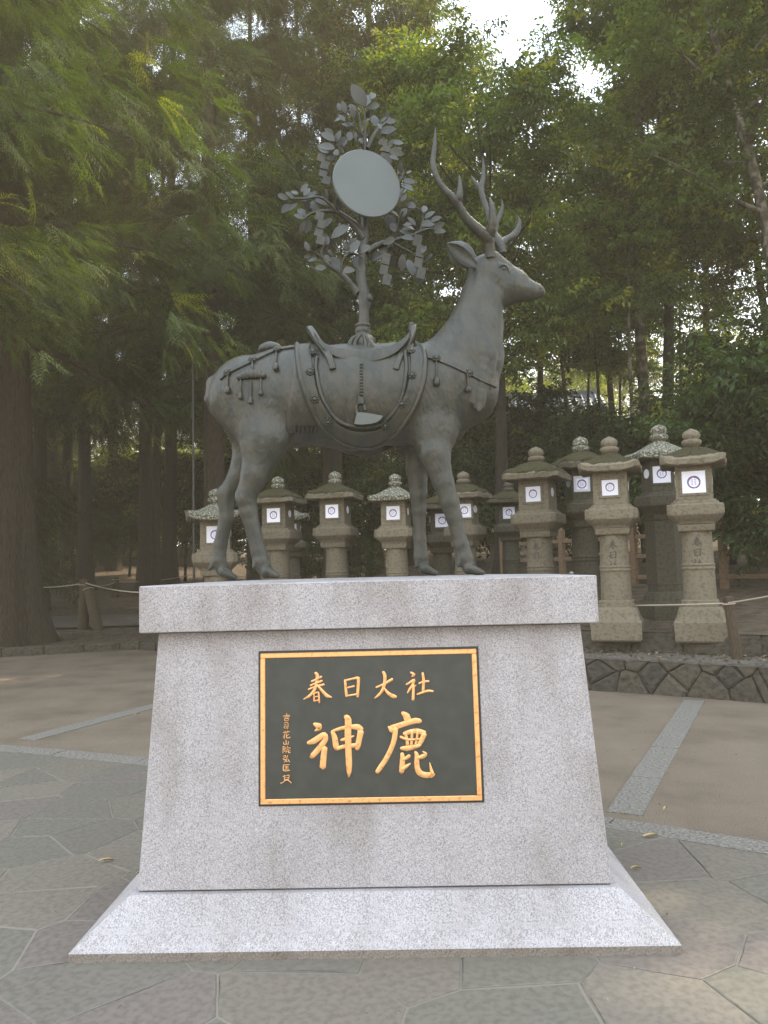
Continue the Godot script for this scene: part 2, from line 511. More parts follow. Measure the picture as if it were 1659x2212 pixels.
const GLYPHS_SIDE := "118,518,4,122,530,4|92,541,3,148,537,4,142,551,3|92,541,3,90,552,3|105,551,3,107,564,3,135,562,3,136,549,3,105,551,3|100,570,3,103,588,3,136,586,3,140,569,3,100,570,3|95,611,3,132,608,4,131,662,4,122,664,2|97,628,3,118,626,3|97,642,3,99,660,3,117,659,3,119,641,3,97,642,3|84,706,3,150,695,4|105,688,3,108,712,3|130,686,3,124,712,3|106,716,4,85,756,2|99,735,3,98,766,4|142,720,3,114,746,3|118,716,3,120,754,4,153,754,4,152,744,2|115,777,4,116,815,4|92,795,3,95,818,4,138,815,3|138,790,3,138,820,3|86,838,3,85,907,4|88,840,3,106,846,4,93,866,3,107,884,4,91,890,2|128,833,3,128,846,3|110,868,2,112,856,3,155,853,3,150,866,2|119,870,3,143,867,3|108,886,3,156,882,3|122,887,3,110,907,2|138,885,3,139,902,4,158,898,3|85,935,3,111,931,4,108,948,3,88,955,3,92,970,3,112,968,4,98,996,3|130,928,4,115,986,3,142,978,3|132,962,3,150,992,5|88,1020,3,150,1017,3|90,1020,4,91,1076,4,152,1072,4|102,1035,3,140,1032,3|104,1049,3,138,1047,3|100,1063,3,142,1060,3|121,1034,3,121,1062,3|84,1132,3,112,1124,4|100,1120,3,98,1166,4|96,1150,2,118,1142,3|98,1167,3,132,1158,3|120,1126,3,145,1120,4,138,1165,4|124,1146,3,143,1142,3|62,1198,5,84,1190,4,112,1168,4,140,1172,4,166,1196,4"

func make_plaque() -> void:
	# lies on the sloping front of the pedestal
	var p0 := Vector3(0, 0.1961, -3.2799)
	var nrm := Vector3(0, 0.0693, 1.0609).normalized()
	nrm = Vector3(0, nrm.y, nrm.z)
	var up := Vector3(0, nrm.z, -nrm.y)
	var face := p0 + nrm * 0.012
	var t := thing("plaque", "dark bronze plaque with gold frame and raised gold characters on the pedestal front", "plaque", Vector3.ZERO)
	var c := [on_plane(563.8, 1412.3, face, nrm), on_plane(1028.4, 1400.8, face, nrm), on_plane(1042.0, 1728.7, face, nrm), on_plane(561.4, 1738.5, face, nrm)]
	# squared to one upright rectangle
	var x0: float = (c[0].x + c[3].x) * 0.5
	var x1: float = (c[1].x + c[2].x) * 0.5
	var h1: float = ((c[0] - p0).dot(up) + (c[1] - p0).dot(up)) * 0.5
	var h0: float = ((c[2] - p0).dot(up) + (c[3] - p0).dot(up)) * 0.5
	var mid := p0 + Vector3((x0 + x1) * 0.5, 0, 0) + up * (h0 + h1) * 0.5
	var basis := Basis(Vector3.RIGHT, up, nrm)
	var sz := Vector2(x1 - x0, h1 - h0)
	var m := MB.new()
	m.box(Transform3D(basis, mid + nrm * 0.003), Vector3(sz.x - 0.02, sz.y - 0.02, 0.014), 0.002)
	part("panel", m, mats.plaque_field, t)
	m = MB.new()
	m.box(Transform3D(basis, mid + nrm * 0.001), Vector3(sz.x + 0.02, sz.y + 0.02, 0.004), 0.001)
	part("backing_seam", m, mats.bronze_shade, t)
	var fw := 0.0205
	for s in [-1.0, 1.0]:
		m = MB.new()
		m.box(Transform3D(basis, mid + up * s * (sz.y - fw) * 0.5 + nrm * 0.009), Vector3(sz.x, fw, 0.012), 0.0025)
		part("frame_bar", m, mats.gold_bronze, t)
		m = MB.new()
		m.box(Transform3D(basis, mid + Vector3.RIGHT * s * (sz.x - fw) * 0.5 + nrm * 0.0092), Vector3(fw, sz.y - 2 * fw, 0.012), 0.0025)
		part("frame_bar", m, mats.gold_bronze, t)
	var field := mid + nrm * 0.0101
	var place := func(x: float, y: float) -> Vector3:
		return on_plane(592.5 + x * 0.22157, 1426.4 + y * 0.22157, field, nrm)
	for gl in [GLYPH_SPRING, GLYPH_SUN, GLYPH_GREAT, GLYPH_SHRINE, GLYPH_GOD, GLYPH_DEER]:
		m = MB.new()
		var k := 0
		for s in gl.split("|"):
			brush(m, s, place, 0.0036 + 0.0002 * k, nrm, 1.0)
			k += 1
		part("character", m, mats.gold_bronze, t)
	m = MB.new()
	var k2 := 0
	for s in GLYPHS_SIDE.split("|"):
		brush(m, s, place, 0.002 + 0.0001 * (k2 % 7), nrm, 1.0)
		k2 += 1
	part("small_inscription", m, mats.gold_bronze, t)

# ---------------------------------------------------------------- the deer: a field of joined tapered bones, meshed as surface nets
const CELL := 0.0070
var f_min := Vector3(-1.02, 1.43, DEER_Z - 0.33)
var f_n := Vector3i(258, 266, 95)
var field := PackedFloat32Array()

func d(px: float, py: float, zo := 0.0) -> Vector3:
	return at(px, py, DEER_Z + zo)

func bone(a: Vector3, b: Vector3, ra: float, rb: float, k := 0.03, zs := 1.0) -> void:
	ra *= PX; rb *= PX
	var r := maxf(ra, rb) + k + CELL
	var lo := (a.min(b) - Vector3(r, r, r * maxf(zs, 0.8)) - f_min) / CELL
	var hi := (a.max(b) + Vector3(r, r, r * maxf(zs, 0.8)) - f_min) / CELL
	var x0 := maxi(int(lo.x), 0); var x1 := mini(int(hi.x) + 1, f_n.x - 1)
	var y0 := maxi(int(lo.y), 0); var y1 := mini(int(hi.y) + 1, f_n.y - 1)
	var z0 := maxi(int(lo.z), 0); var z1 := mini(int(hi.z) + 1, f_n.z - 1)
	var inv := 1.0 / zs
	var ba := b - a
	ba.z *= inv
	var q := 1.0 / maxf(ba.length_squared(), 1e-9)
	var dr := rb - ra
	for z in range(z0, z1 + 1):
		for y in range(y0, y1 + 1):
			var i := (z * f_n.y + y) * f_n.x + x0
			var pa := Vector3(f_min.x + x0 * CELL - a.x, f_min.y + y * CELL - a.y, (f_min.z + z * CELL - a.z) * inv)
			for x in range(x0, x1 + 1):
				var h := clampf(pa.dot(ba) * q, 0.0, 1.0)
				var e := (pa - ba * h).length() - ra - dr * h
				var f := field[i]
				var g := f - e
				if g >= k: field[i] = e
				elif g > -k:
					var w := 0.5 + 0.5 * g / k
					field[i] = lerpf(f, e, w) - k * w * (1.0 - w)
				i += 1
				pa.x += CELL

func field_at(p: Vector3) -> float:
	var q := (p - f_min) / CELL
	var x := clampi(int(q.x), 0, f_n.x - 2); var y := clampi(int(q.y), 0, f_n.y - 2); var z := clampi(int(q.z), 0, f_n.z - 2)
	var u := q.x - x; var v := q.y - y; var w := q.z - z
	var i := (z * f_n.y + y) * f_n.x + x
	var s := f_n.x
	var t := f_n.x * f_n.y
	var a := lerpf(lerpf(field[i], field[i + 1], u), lerpf(field[i + s], field[i + s + 1], u), v)
	var b := lerpf(lerpf(field[i + t], field[i + t + 1], u), lerpf(field[i + s + t], field[i + s + t + 1], u), v)
	return lerpf(a, b, w)

func field_normal(p: Vector3) -> Vector3:
	var e := CELL
	return Vector3(field_at(p + Vector3(e, 0, 0)) - field_at(p - Vector3(e, 0, 0)), field_at(p + Vector3(0, e, 0)) - field_at(p - Vector3(0, e, 0)), field_at(p + Vector3(0, 0, e)) - field_at(p - Vector3(0, 0, e))).normalized()

func on_hide(px: float, py: float, lift := 0.0) -> Vector3:      # the near side of the deer's body at that survey point, raised by lift
	var z := DEER_Z + 0.32
	while z > DEER_Z - 0.05:
		var p := at(px, py, z)
		var f := field_at(p)
		if f < 0.0:
			return p + field_normal(p) * lift
		z -= clampf(f * 0.6, 0.0015, 0.006)
	var q := at(px, py, DEER_Z)
	return q

func make_deer_body() -> MB:
	field.resize(f_n.x * f_n.y * f_n.z)
	field.fill(1.0)
	var K := 0.05
	var B := 0.80
	# trunk
	bone(d(540, 850), d(640, 858), 82, 104, K, 0.74)
	bone(d(640, 858), d(760, 860), 104, 111, K, 0.74)
	bone(d(760, 860), d(880, 852), 111, 107, K, 0.74)
	bone(d(880, 852), d(965, 842), 107, 92, K, 0.74)
	bone(d(965, 842), d(1010, 845), 92, 66, K, 0.8)
	bone(d(600, 805), d(860, 792), 50, 46, K, 0.9)
	# neck and breast
	bone(d(972, 815), d(1008, 765), 92, 76, K, 0.72)
	bone(d(1008, 765), d(1028, 706), 76, 57, K, 0.72)
	bone(d(1028, 706), d(1040, 652), 57, 46, 0.04, 0.72)
	bone(d(1040, 652), d(1044, 600), 46, 36, 0.03, 0.72)
	bone(d(1040, 770), d(1020, 870), 44, 44, 0.04, 0.7)
	bone(d(1004, 880), d(985, 935), 34, 18, 0.03, 0.6)
	# head
	bone(d(1052, 588), d(1104, 617), 41, 41, 0.015, 0.66)
	bone(d(1104, 619), d(1146, 629), 39, 23, 0.02, 0.66)
	bone(d(1146, 629), d(1163, 631), 23, 14.5, 0.012, 0.9)
	bone(d(1162, 624), d(1169, 630), 10, 8, 0.008, 1.3)
	bone(d(1066, 560), d(1092, 578), 16, 12, 0.02, 1.6)
	bone(d(1066, 636), d(1090, 644), 24, 20, 0.02, 0.9)
	for s in [-1.0, 1.0]:
		bone(d(1080, 574, 0.052 * s), d(1096, 583, 0.048 * s), 7, 6, 0.008, 0.8)         # brow over the eye
		bone(d(1060, 553, 0.036 * s), d(1057, 534, 0.045 * s), 10, 10, 0.012)            # antler pedicle
		bone(d(1108, 612, 0.050 * s), d(1140, 624, 0.034 * s), 7, 5, 0.014, 0.7)         # cheek ridge
	# legs
	var near := 0.125
	var far := -0.125
	# near hind
	bone(d(538, 862, 0.055), d(571, 950, 0.108), 82, 50, 0.08, 0.60)
	bone(d(571, 950, 0.108), d(550, 1024, near), 48, 29, 0.05, 0.72)
	bone(d(550, 1024, near), d(530, 1076, near), 27, 22, 0.02, 0.8)
	bone(d(524, 1066, near), d(532, 1084, near), 14, 16, 0.015, 0.9)
	bone(d(532, 1076, near), d(537, 1104, near), 21, 18.5, 0.012, B)
	bone(d(537, 1104, near), d(558, 1190, near), 18, 15.5, 0.012, B)
	bone(d(558, 1190, near), d(564, 1214, near), 16, 18, 0.012, B)
	bone(d(564, 1214, near), d(574, 1234, near), 17, 15, 0.01, 0.9)
	for s in [-1.0, 1.0]:
		bone(d(576, 1235, near + 0.016 * s), d(598, 1243, near + 0.02 * s), 12, 7, 0.006)
		bone(d(555, 1214, near + 0.012 * s), d(548, 1224, near + 0.018 * s), 7, 4.5, 0.006)
	# far hind, set back
	bone(d(530, 866, -0.07), d(546, 960, far), 74, 44, K, 0.62)
	bone(d(546, 960, far), d(518, 1028, far), 42, 26, 0.03, B)
	bone(d(518, 1028, far), d(488, 1068, far), 25, 19, 0.02, 0.8)
	bone(d(480, 1062, far), d(486, 1082, far), 12, 15, 0.015, 0.9)
	bone(d(488, 1068, far), d(489, 1120, far), 19, 16.5, 0.012, B)
	bone(d(489, 1120, far), d(476, 1176, far), 16.5, 15, 0.012, B)
	bone(d(476, 1176, far), d(472, 1212, far), 15, 17, 0.012, B)
	bone(d(472, 1212, far), d(482, 1234, far), 16, 14, 0.01, 0.9)
	for s in [-1.0, 1.0]:
		bone(d(482, 1236, far + 0.016 * s), d(506, 1247, far + 0.02 * s), 12, 7, 0.006)
		bone(d(464, 1214, far + 0.012 * s), d(453, 1229, far + 0.018 * s), 7, 4.5, 0.006)
	# near fore
	bone(d(945, 850, 0.045), d(938, 930, 0.088), 74, 47, 0.08, 0.62)
	bone(d(938, 930, 0.088), d(938, 980, 0.112), 45, 33, 0.05, 0.72)
	bone(d(938, 980, 0.115), d(957, 1040, near), 33, 22, 0.025, B)
	bone(d(957, 1040, near), d(971, 1084, near), 22, 20, 0.015, B)
	bone(d(971, 1084, near), d(981, 1118, near), 20, 17, 0.012, B)
	bone(d(981, 1118, near), d(996, 1176, near), 16.5, 15, 0.012, B)
	bone(d(996, 1176, near), d(1004, 1206, near), 15.5, 17.5, 0.012, B)
	bone(d(1004, 1206, near), d(1013, 1227, near), 16, 14, 0.01, 0.9)
	for s in [-1.0, 1.0]:
		bone(d(1014, 1228, near + 0.015 * s), d(1040, 1237, near + 0.019 * s), 12, 7, 0.006)
		bone(d(995, 1208, near + 0.012 * s), d(990, 1222, near + 0.018 * s), 7, 4.5, 0.006)
	# far fore
	bone(d(935, 860, -0.06), d(905, 950, far), 66, 36, K, 0.62)
	bone(d(905, 950, far), d(901, 1010, far), 34, 26, 0.03, B)
	bone(d(901, 1010, far), d(904, 1066, far), 25, 19.5, 0.015, B)
	bone(d(904, 1066, far), d(905, 1103, far), 19.5, 16, 0.012, B)
	bone(d(905, 1103, far), d(907, 1165, far), 15.5, 13.5, 0.012, B)
	bone(d(907, 1165, far), d(909, 1204, far), 14, 16.5, 0.012, B)
	bone(d(909, 1204, far), d(915, 1226, far), 15, 13, 0.01, 0.9)
	for s in [-1.0, 1.0]:
		bone(d(916, 1228, far + 0.015 * s), d(940, 1238, far + 0.019 * s), 12, 7, 0.006)
		bone(d(903, 1208, far + 0.012 * s), d(899, 1224, far + 0.018 * s), 7, 4.5, 0.006)
	# tail and rump
	bone(d(492, 806), d(463, 830), 16, 17, 0.02, 0.9)
	bone(d(463, 830), d(457, 862), 17, 15, 0.012, 0.9)
	bone(d(457, 862), d(464, 892), 15, 9, 0.012, 0.9)
	# muscle and coat: locks on the breast and throat
	var r := RandomNumberGenerator.new()
	r.seed = 5
	for k in 26:
		var t := r.randf() * 0.62
		var px := lerpf(1078, 1012, t * t) - r.randf() * 34
		var py := lerpf(740, 930, t)
		var side := r.randf_range(-0.8, 1.0) * lerpf(0.075, 0.09, t)
		var p := on_hide(px, py) if side > 0 else d(px, py, side)
		if p.z < DEER_Z + 0.01 and side > 0: continue
		p -= field_normal(p) * 0.012
		bone(p, p + Vector3(-0.014 - 0.01 * t, -0.085 - 0.03 * r.randf(), 0.006), 7.0, 5.0, 0.010)

	# surface nets
	var mb := MB.new()
	var nx := f_n.x; var ny := f_n.y; var nz := f_n.z
	var sx := 1; var sy := nx; var sz := nx * ny
	var at_cell := {}
	var corner := [0, sx, sy, sx + sy, sz, sx + sz, sy + sz, sx + sy + sz]
	for z in nz - 1:
		for y in ny - 1:
			var i := (z * ny + y) * nx
			for x in nx - 1:
				var f0 := field[i]
				if f0 > 0.03 or f0 < -0.03:
					i += 1
					continue
				var inside := 0
				for c in 8:
					if field[i + corner[c]] < 0.0: inside |= 1 << c
				if inside != 0 and inside != 255:
					var sum := Vector3.ZERO
					var cnt := 0
					for e in [[0, 1], [2, 3], [4, 5], [6, 7], [0, 2], [1, 3], [4, 6], [5, 7], [0, 4], [1, 5], [2, 6], [3, 7]]:
						var fa := field[i + corner[e[0]]]
						var fb := field[i + corner[e[1]]]
						if (fa < 0.0) != (fb < 0.0):
							var t := fa / (fa - fb)
							sum += Vector3(lerpf(e[0] & 1, e[1] & 1, t), lerpf((e[0] >> 1) & 1, (e[1] >> 1) & 1, t), lerpf(e[0] >> 2, e[1] >> 2, t))
							cnt += 1
					at_cell[i] = mb.vert(f_min + (Vector3(x, y, z) + sum / cnt) * CELL)
				i += 1
	for i in at_cell:
		var f := field[i]
		for e in [[sx, sy, sz], [sy, sz, sx], [sz, sx, sy]]:
			var g := field[i + e[0]]
			if (f < 0.0) == (g < 0.0): continue
			var a: int = at_cell.get(i, -1); var b: int = at_cell.get(i - e[1], -1)
			var c: int = at_cell.get(i - e[1] - e[2], -1); var dd: int = at_cell.get(i - e[2], -1)
			if a < 0 or b < 0 or c < 0 or dd < 0: continue
			if f < 0.0: mb.quad(a, b, c, dd)
			else: mb.quad(dd, c, b, a)
	return mb

func mirrored(p: Vector3) -> Vector3:
	return Vector3(p.x, p.y, 2 * DEER_Z - p.z)

func mirror_mb(mb: MB) -> MB:
	var o := MB.new()
	for p in mb.v: o.vert(mirrored(p))
	for k in range(0, mb.ix.size(), 3):
		o.ix.append(mb.ix[k]); o.ix.append(mb.ix[k + 2]); o.ix.append(mb.ix[k + 1])
	return o

# crop units of the survey of the saddle
func cx(x: float) -> float: return 411.5 + x * 0.46296
func cy(y: float) -> float: return 658.3 + y * 0.46296

# a raised band along the hide; widths and thickness in metres
func strap(s: String, w: float, thick: float, times := 3, round := false) -> MB:
	var q := nums(s)
	var pts := PackedVector3Array()
	for k in range(0, q.size(), 2): pts.append(Vector3(cx(q[k]), cy(q[k + 1]), 0))
	pts = smooth_path(pts, times)
	var mb := MB.new()
	var rings := []
	var n := pts.size()
	var on := PackedVector3Array()
	for p in pts: on.append(on_hide(p.x, p.y, 0.0))
	for k in n:
		var t := (on[mini(k + 1, n - 1)] - on[maxi(k - 1, 0)]).normalized()
		var up := field_normal(on[k])
		if up.z < 0.15: up = Vector3(up.x, up.y, 0.3).normalized()
		var s2 := up.cross(t).normalized()
		up = t.cross(s2).normalized()
		var r := PackedVector3Array()
		var shape := [[-1.0, -0.4], [-1.0, 0.7], [-0.8, 1.0], [0.8, 1.0], [1.0, 0.7], [1.0, -0.4]]
		if round: shape = [[-1.0, -0.3], [-0.75, 0.6], [0.0, 1.0], [0.75, 0.6], [1.0, -0.3], [0.0, -0.5]]
		for e in shape: r.append(on[k] - s2 * e[0] * w * 0.5 + up * e[1] * thick)
		rings.append(r)
	mb.loft(rings, round)
	if not round: mb.v = mb.v
	return mb

func rosette(px: float, py: float, r: float, parent: Node, lift := 0.006) -> void:
	var p := on_hide(px, py, lift)
	var up := field_normal(p)
	var side := up.cross(Vector3.UP).normalized()
	var b := Basis(side, up, side.cross(up))
	var mb := MB.new()
	for k in 8:
		var a := TAU * k / 8
		mb.ball(p + b * Vector3(cos(a) * r * 0.68, 0, sin(a) * r * 0.68), Vector3(r * 0.34, 0.006, r * 0.34), 7, 4, b)
	mb.ball(p + up * 0.002, Vector3(r * 0.55, 0.009, r * 0.55), 10, 5, b)
	part("rosette", mb, mats.bronze, parent)

func tassel(px: float, py0: float, py1: float, fat: float, parent: Node, bell := true) -> void:
	var a := on_hide(px, py0, 0.010)
	var b := on_hide(px, py1, 0.016)
	var mb := MB.new()
	var u := a - b
	if bell:
		mb.tube(PackedVector3Array([a, a.lerp(b, 0.35), a.lerp(b, 0.66)]), PackedFloat64Array([0.0035, 0.0055, 0.0035]), 7)
		mb.tube(PackedVector3Array([a.lerp(b, 0.62), a.lerp(b, 0.68), a.lerp(b, 0.75), a.lerp(b, 0.93), b]), PackedFloat64Array([0.004, 0.010, fat * 0.9, fat, fat * 0.55]), 6)
	else:
		mb.tube(PackedVector3Array([a, a.lerp(b, 0.2), a.lerp(b, 0.4), a.lerp(b, 0.6), a.lerp(b, 0.72)]), PackedFloat64Array([0.004, 0.006, 0.004, 0.006, 0.004]), 7)
		mb.tube(PackedVector3Array([a.lerp(b, 0.68), a.lerp(b, 0.76), a.lerp(b, 0.92), b]), PackedFloat64Array([0.005, fat * 0.8, fat, fat * 0.8]), 8)
	part("tassel", mb, mats.bronze, parent)

# a broad band that lies on the body: every sample across it finds the hide by itself
func band(mid: String, w: float, thick: float) -> MB:
	var q := nums(mid)
	var pts := PackedVector3Array()
	for k in range(0, q.size(), 2): pts.append(Vector3(cx(q[k]), cy(q[k + 1]), 0))
	pts = smooth_path(pts, 3)
	var mb := MB.new()
	var n := pts.size()
	var across := [[-1.0, -0.004], [-1.0, 0.75], [-0.93, 1.0], [-0.5, 1.0], [0.0, 1.0], [0.5, 1.0], [0.93, 1.0], [1.0, 0.75], [1.0, -0.004]]
	for k in n:
		var t := (pts[mini(k + 1, n - 1)] - pts[maxi(k - 1, 0)]).normalized()
		var side := Vector3(-t.y, t.x, 0) * (w * 0.5 / PX)
		for e in across:
			var p: Vector3 = pts[k] + side * e[0]
			mb.vert(on_hide(p.x, p.y, thick * e[1]))
	var m := across.size()
	for k in n - 1:
		for j in m - 1:
			var a := k * m + j
			mb.quad(a, a + 1, a + m + 1, a + m)
	return mb

func panel(outline: String, centre: Vector2, thick: float, inner := 7) -> MB:
	# a cloth or leather sheet that follows the hide, with a turned edge
	var q := nums(outline)
	var pts := PackedVector3Array()
	for k in range(0, q.size(), 2): pts.append(Vector3(cx(q[k]), cy(q[k + 1]), 0))
	pts.append(pts[0])
	pts = smooth_path(pts, 2)
	pts.remove_at(pts.size() - 1)
	var c := Vector3(cx(centre.x), cy(centre.y), 0)
	var mb := MB.new()
	var n := pts.size()
	var top := mb.vert(on_hide(c.x, c.y, thick))
	for k in range(1, inner + 1):
		var f := float(k) / inner
		for p in pts:
			var s := c.lerp(p, f)
			mb.vert(on_hide(s.x, s.y, thick))
	for p in pts: mb.vert(on_hide(p.x, p.y, -0.006))
	for j in n:
		mb.tri(top, 1 + (j + 1) % n, 1 + j)
		for k in inner:
			var a := 1 + k * n + j
			var b := 1 + k * n + (j + 1) % n
			mb.quad(a, b, b + n, a + n)
	# survey outlines run clockwise or not; the renderer draws both sides
	return mb

func antler(spec: Array, parent: Node) -> void:
	var mb := MB.new()
	for t in spec:
		var q := nums(t)
		var pts := PackedVector3Array()
		var rad := PackedFloat64Array()
		for k in range(0, q.size(), 4):
			pts.append(d(877.8 + q[k] * 0.21087, 246.9 + q[k + 1] * 0.21087, q[k + 2]))
			rad.append(q[k + 3] * 0.21087 * PX)
		pts = smooth_path(pts, 4)
		rad = smooth_nums(rad, 4)
		for k in rad.size(): rad[k] *= 1.0 + 0.045 * sin(k * 2.3) 
		mb.tube(pts, rad, 12)
	part("antler", mb, mats.bronze, parent)

func bronze_leaf_mesh() -> ArrayMesh:
	var mb := MB.new()
	var prof := [[0.0, 0.03], [0.12, 0.28], [0.35, 0.49], [0.6, 0.46], [0.82, 0.27], [1.0, 0.0]]
	for e in prof:
		var x: float = e[0]
		var bend := -0.12 * x * x
		mb.vert(Vector3(x, bend + e[1] * 0.14, -e[1] * 0.5))
		mb.vert(Vector3(x, bend - 0.02, 0))
		mb.vert(Vector3(x, bend + e[1] * 0.14, e[1] * 0.5))
	var n := mb.v.size()
	for k in n: mb.vert(mb.v[k] + Vector3(0, -0.06, 0) if k % 3 == 1 else mb.v[k] + Vector3(0, -0.05, 0))
	for k in prof.size() - 1:
		for j in 2:
			var a := k * 3 + j
			mb.quad(a, a + 1, a + 4, a + 3)
			mb.quad(n + a + 3, n + a + 4, n + a + 1, n + a)
		mb.quad(n + k * 3, k * 3, k * 3 + 3, n + k * 3 + 3)
		mb.quad(k * 3 + 2, n + k * 3 + 2, n + k * 3 + 5, k * 3 + 5)
	return mb.mesh(mats.bronze_leaf)

func tx(x: float) -> float: return 576.0 + x * 0.27782
func ty(y: float) -> float: return 153.6 + y * 0.27782

func twig(mb: MB, s: String, z0: float, z1: float) -> void:
	var q := nums(s)
	var pts := PackedVector3Array()
	var rad := PackedFloat64Array()
	var n := q.size() / 3
	for k in n:
		pts.append(d(tx(q[k * 3]), ty(q[k * 3 + 1]), lerpf(z0, z1, float(k) / maxi(n - 1, 1))))
		rad.append(q[k * 3 + 2] * 0.27782 * PX)
	mb.tube(smooth_path(pts, 3), smooth_nums(rad, 3), 8)

const LEAVES := "170,995,80,955;215,990,145,935;245,960,185,925;265,940,320,870;290,970,335,898;285,1015,372,930;350,950,412,942;118,1105,176,1022;165,1085,236,1022;290,1005,348,1095;340,1020,402,1072;370,990,478,1032;240,1072,308,1122;292,1150,208,1108;430,970,398,930;460,1000,466,918;500,1030,502,948;570,1080,556,968;330,1150,306,1268;290,1170,258,1272;436,1214,508,1138;640,1200,495,1292;640,1410,600,1328;634,1400,692,1275;650,1412,722,1310;702,1412,812,1350;620,1420,652,1340;482,1350,414,1250;462,1352,444,1258;440,1370,522,1318;330,1400,298,1320;366,1410,372,1328;396,1462,318,1472;350,1430,288,1450;462,1530,370,1526;448,1430,508,1482;562,1550,508,1428;592,1550,684,1545;678,1440,764,1562;728,1448,778,1532;470,1390,532,1442;820,1480,902,1398;1000,1530,958,1430;1050,1560,1060,1418;1134,1592,1108,1448;1190,1655,1190,1515;1228,1480,1288,1418;1208,1420,1238,1348;860,1560,934,1498;1000,1300,898,1342;1150,1300,1048,1288;1112,1272,1028,1230;1150,1232,1078,1200;1162,1202,1098,1130;1200,1205,1292,1158;1228,1150,1308,1078;1214,1100,1242,1038;1160,1062,1078,1020;1240,1212,1312,1178;1290,1232,1388,1172;1300,1252,1392,1240;1268,1172,1358,1128;1040,1132,1092,1058;1030,1132,968,1080;992,1222,928,1108;1000,1252,968,1170;1050,1232,1122,1218;1060,1202,1152,1178;1040,1022,1088,948;1040,962,1082,898;1050,880,1142,922;1060,852,1162,862;1020,802,1052,738;1050,792,1038,700;1086,800,1128,768;1030,832,1084,820;960,622,1072,642;970,642,1052,590;980,562,1068,548;940,582,1012,530;890,482,1002,462;870,492,1012,430;930,402,1014,378;928,402,940,308;880,402,942,348;850,432,828,328;890,452,868,398;950,662,1032,682;770,272,655,90;762,282,802,160;808,222,842,158;742,262,712,210;790,292,884,250;778,362,802,300;758,412,804,360;700,312,636,254;682,372,660,270;618,332,584,222;572,312,556,238;660,432,618,390;600,362,516,382;612,392,556,330;642,432,578,402;640,402,674,420;532,542,418,470;520,502,448,440;540,562,572,448;530,602,386,570;540,582,622,510;600,592,602,498;640,542,652,460;690,532,692,468;742,562,722,518;540,682,458,670;560,652,518,610;482,642,408,590"

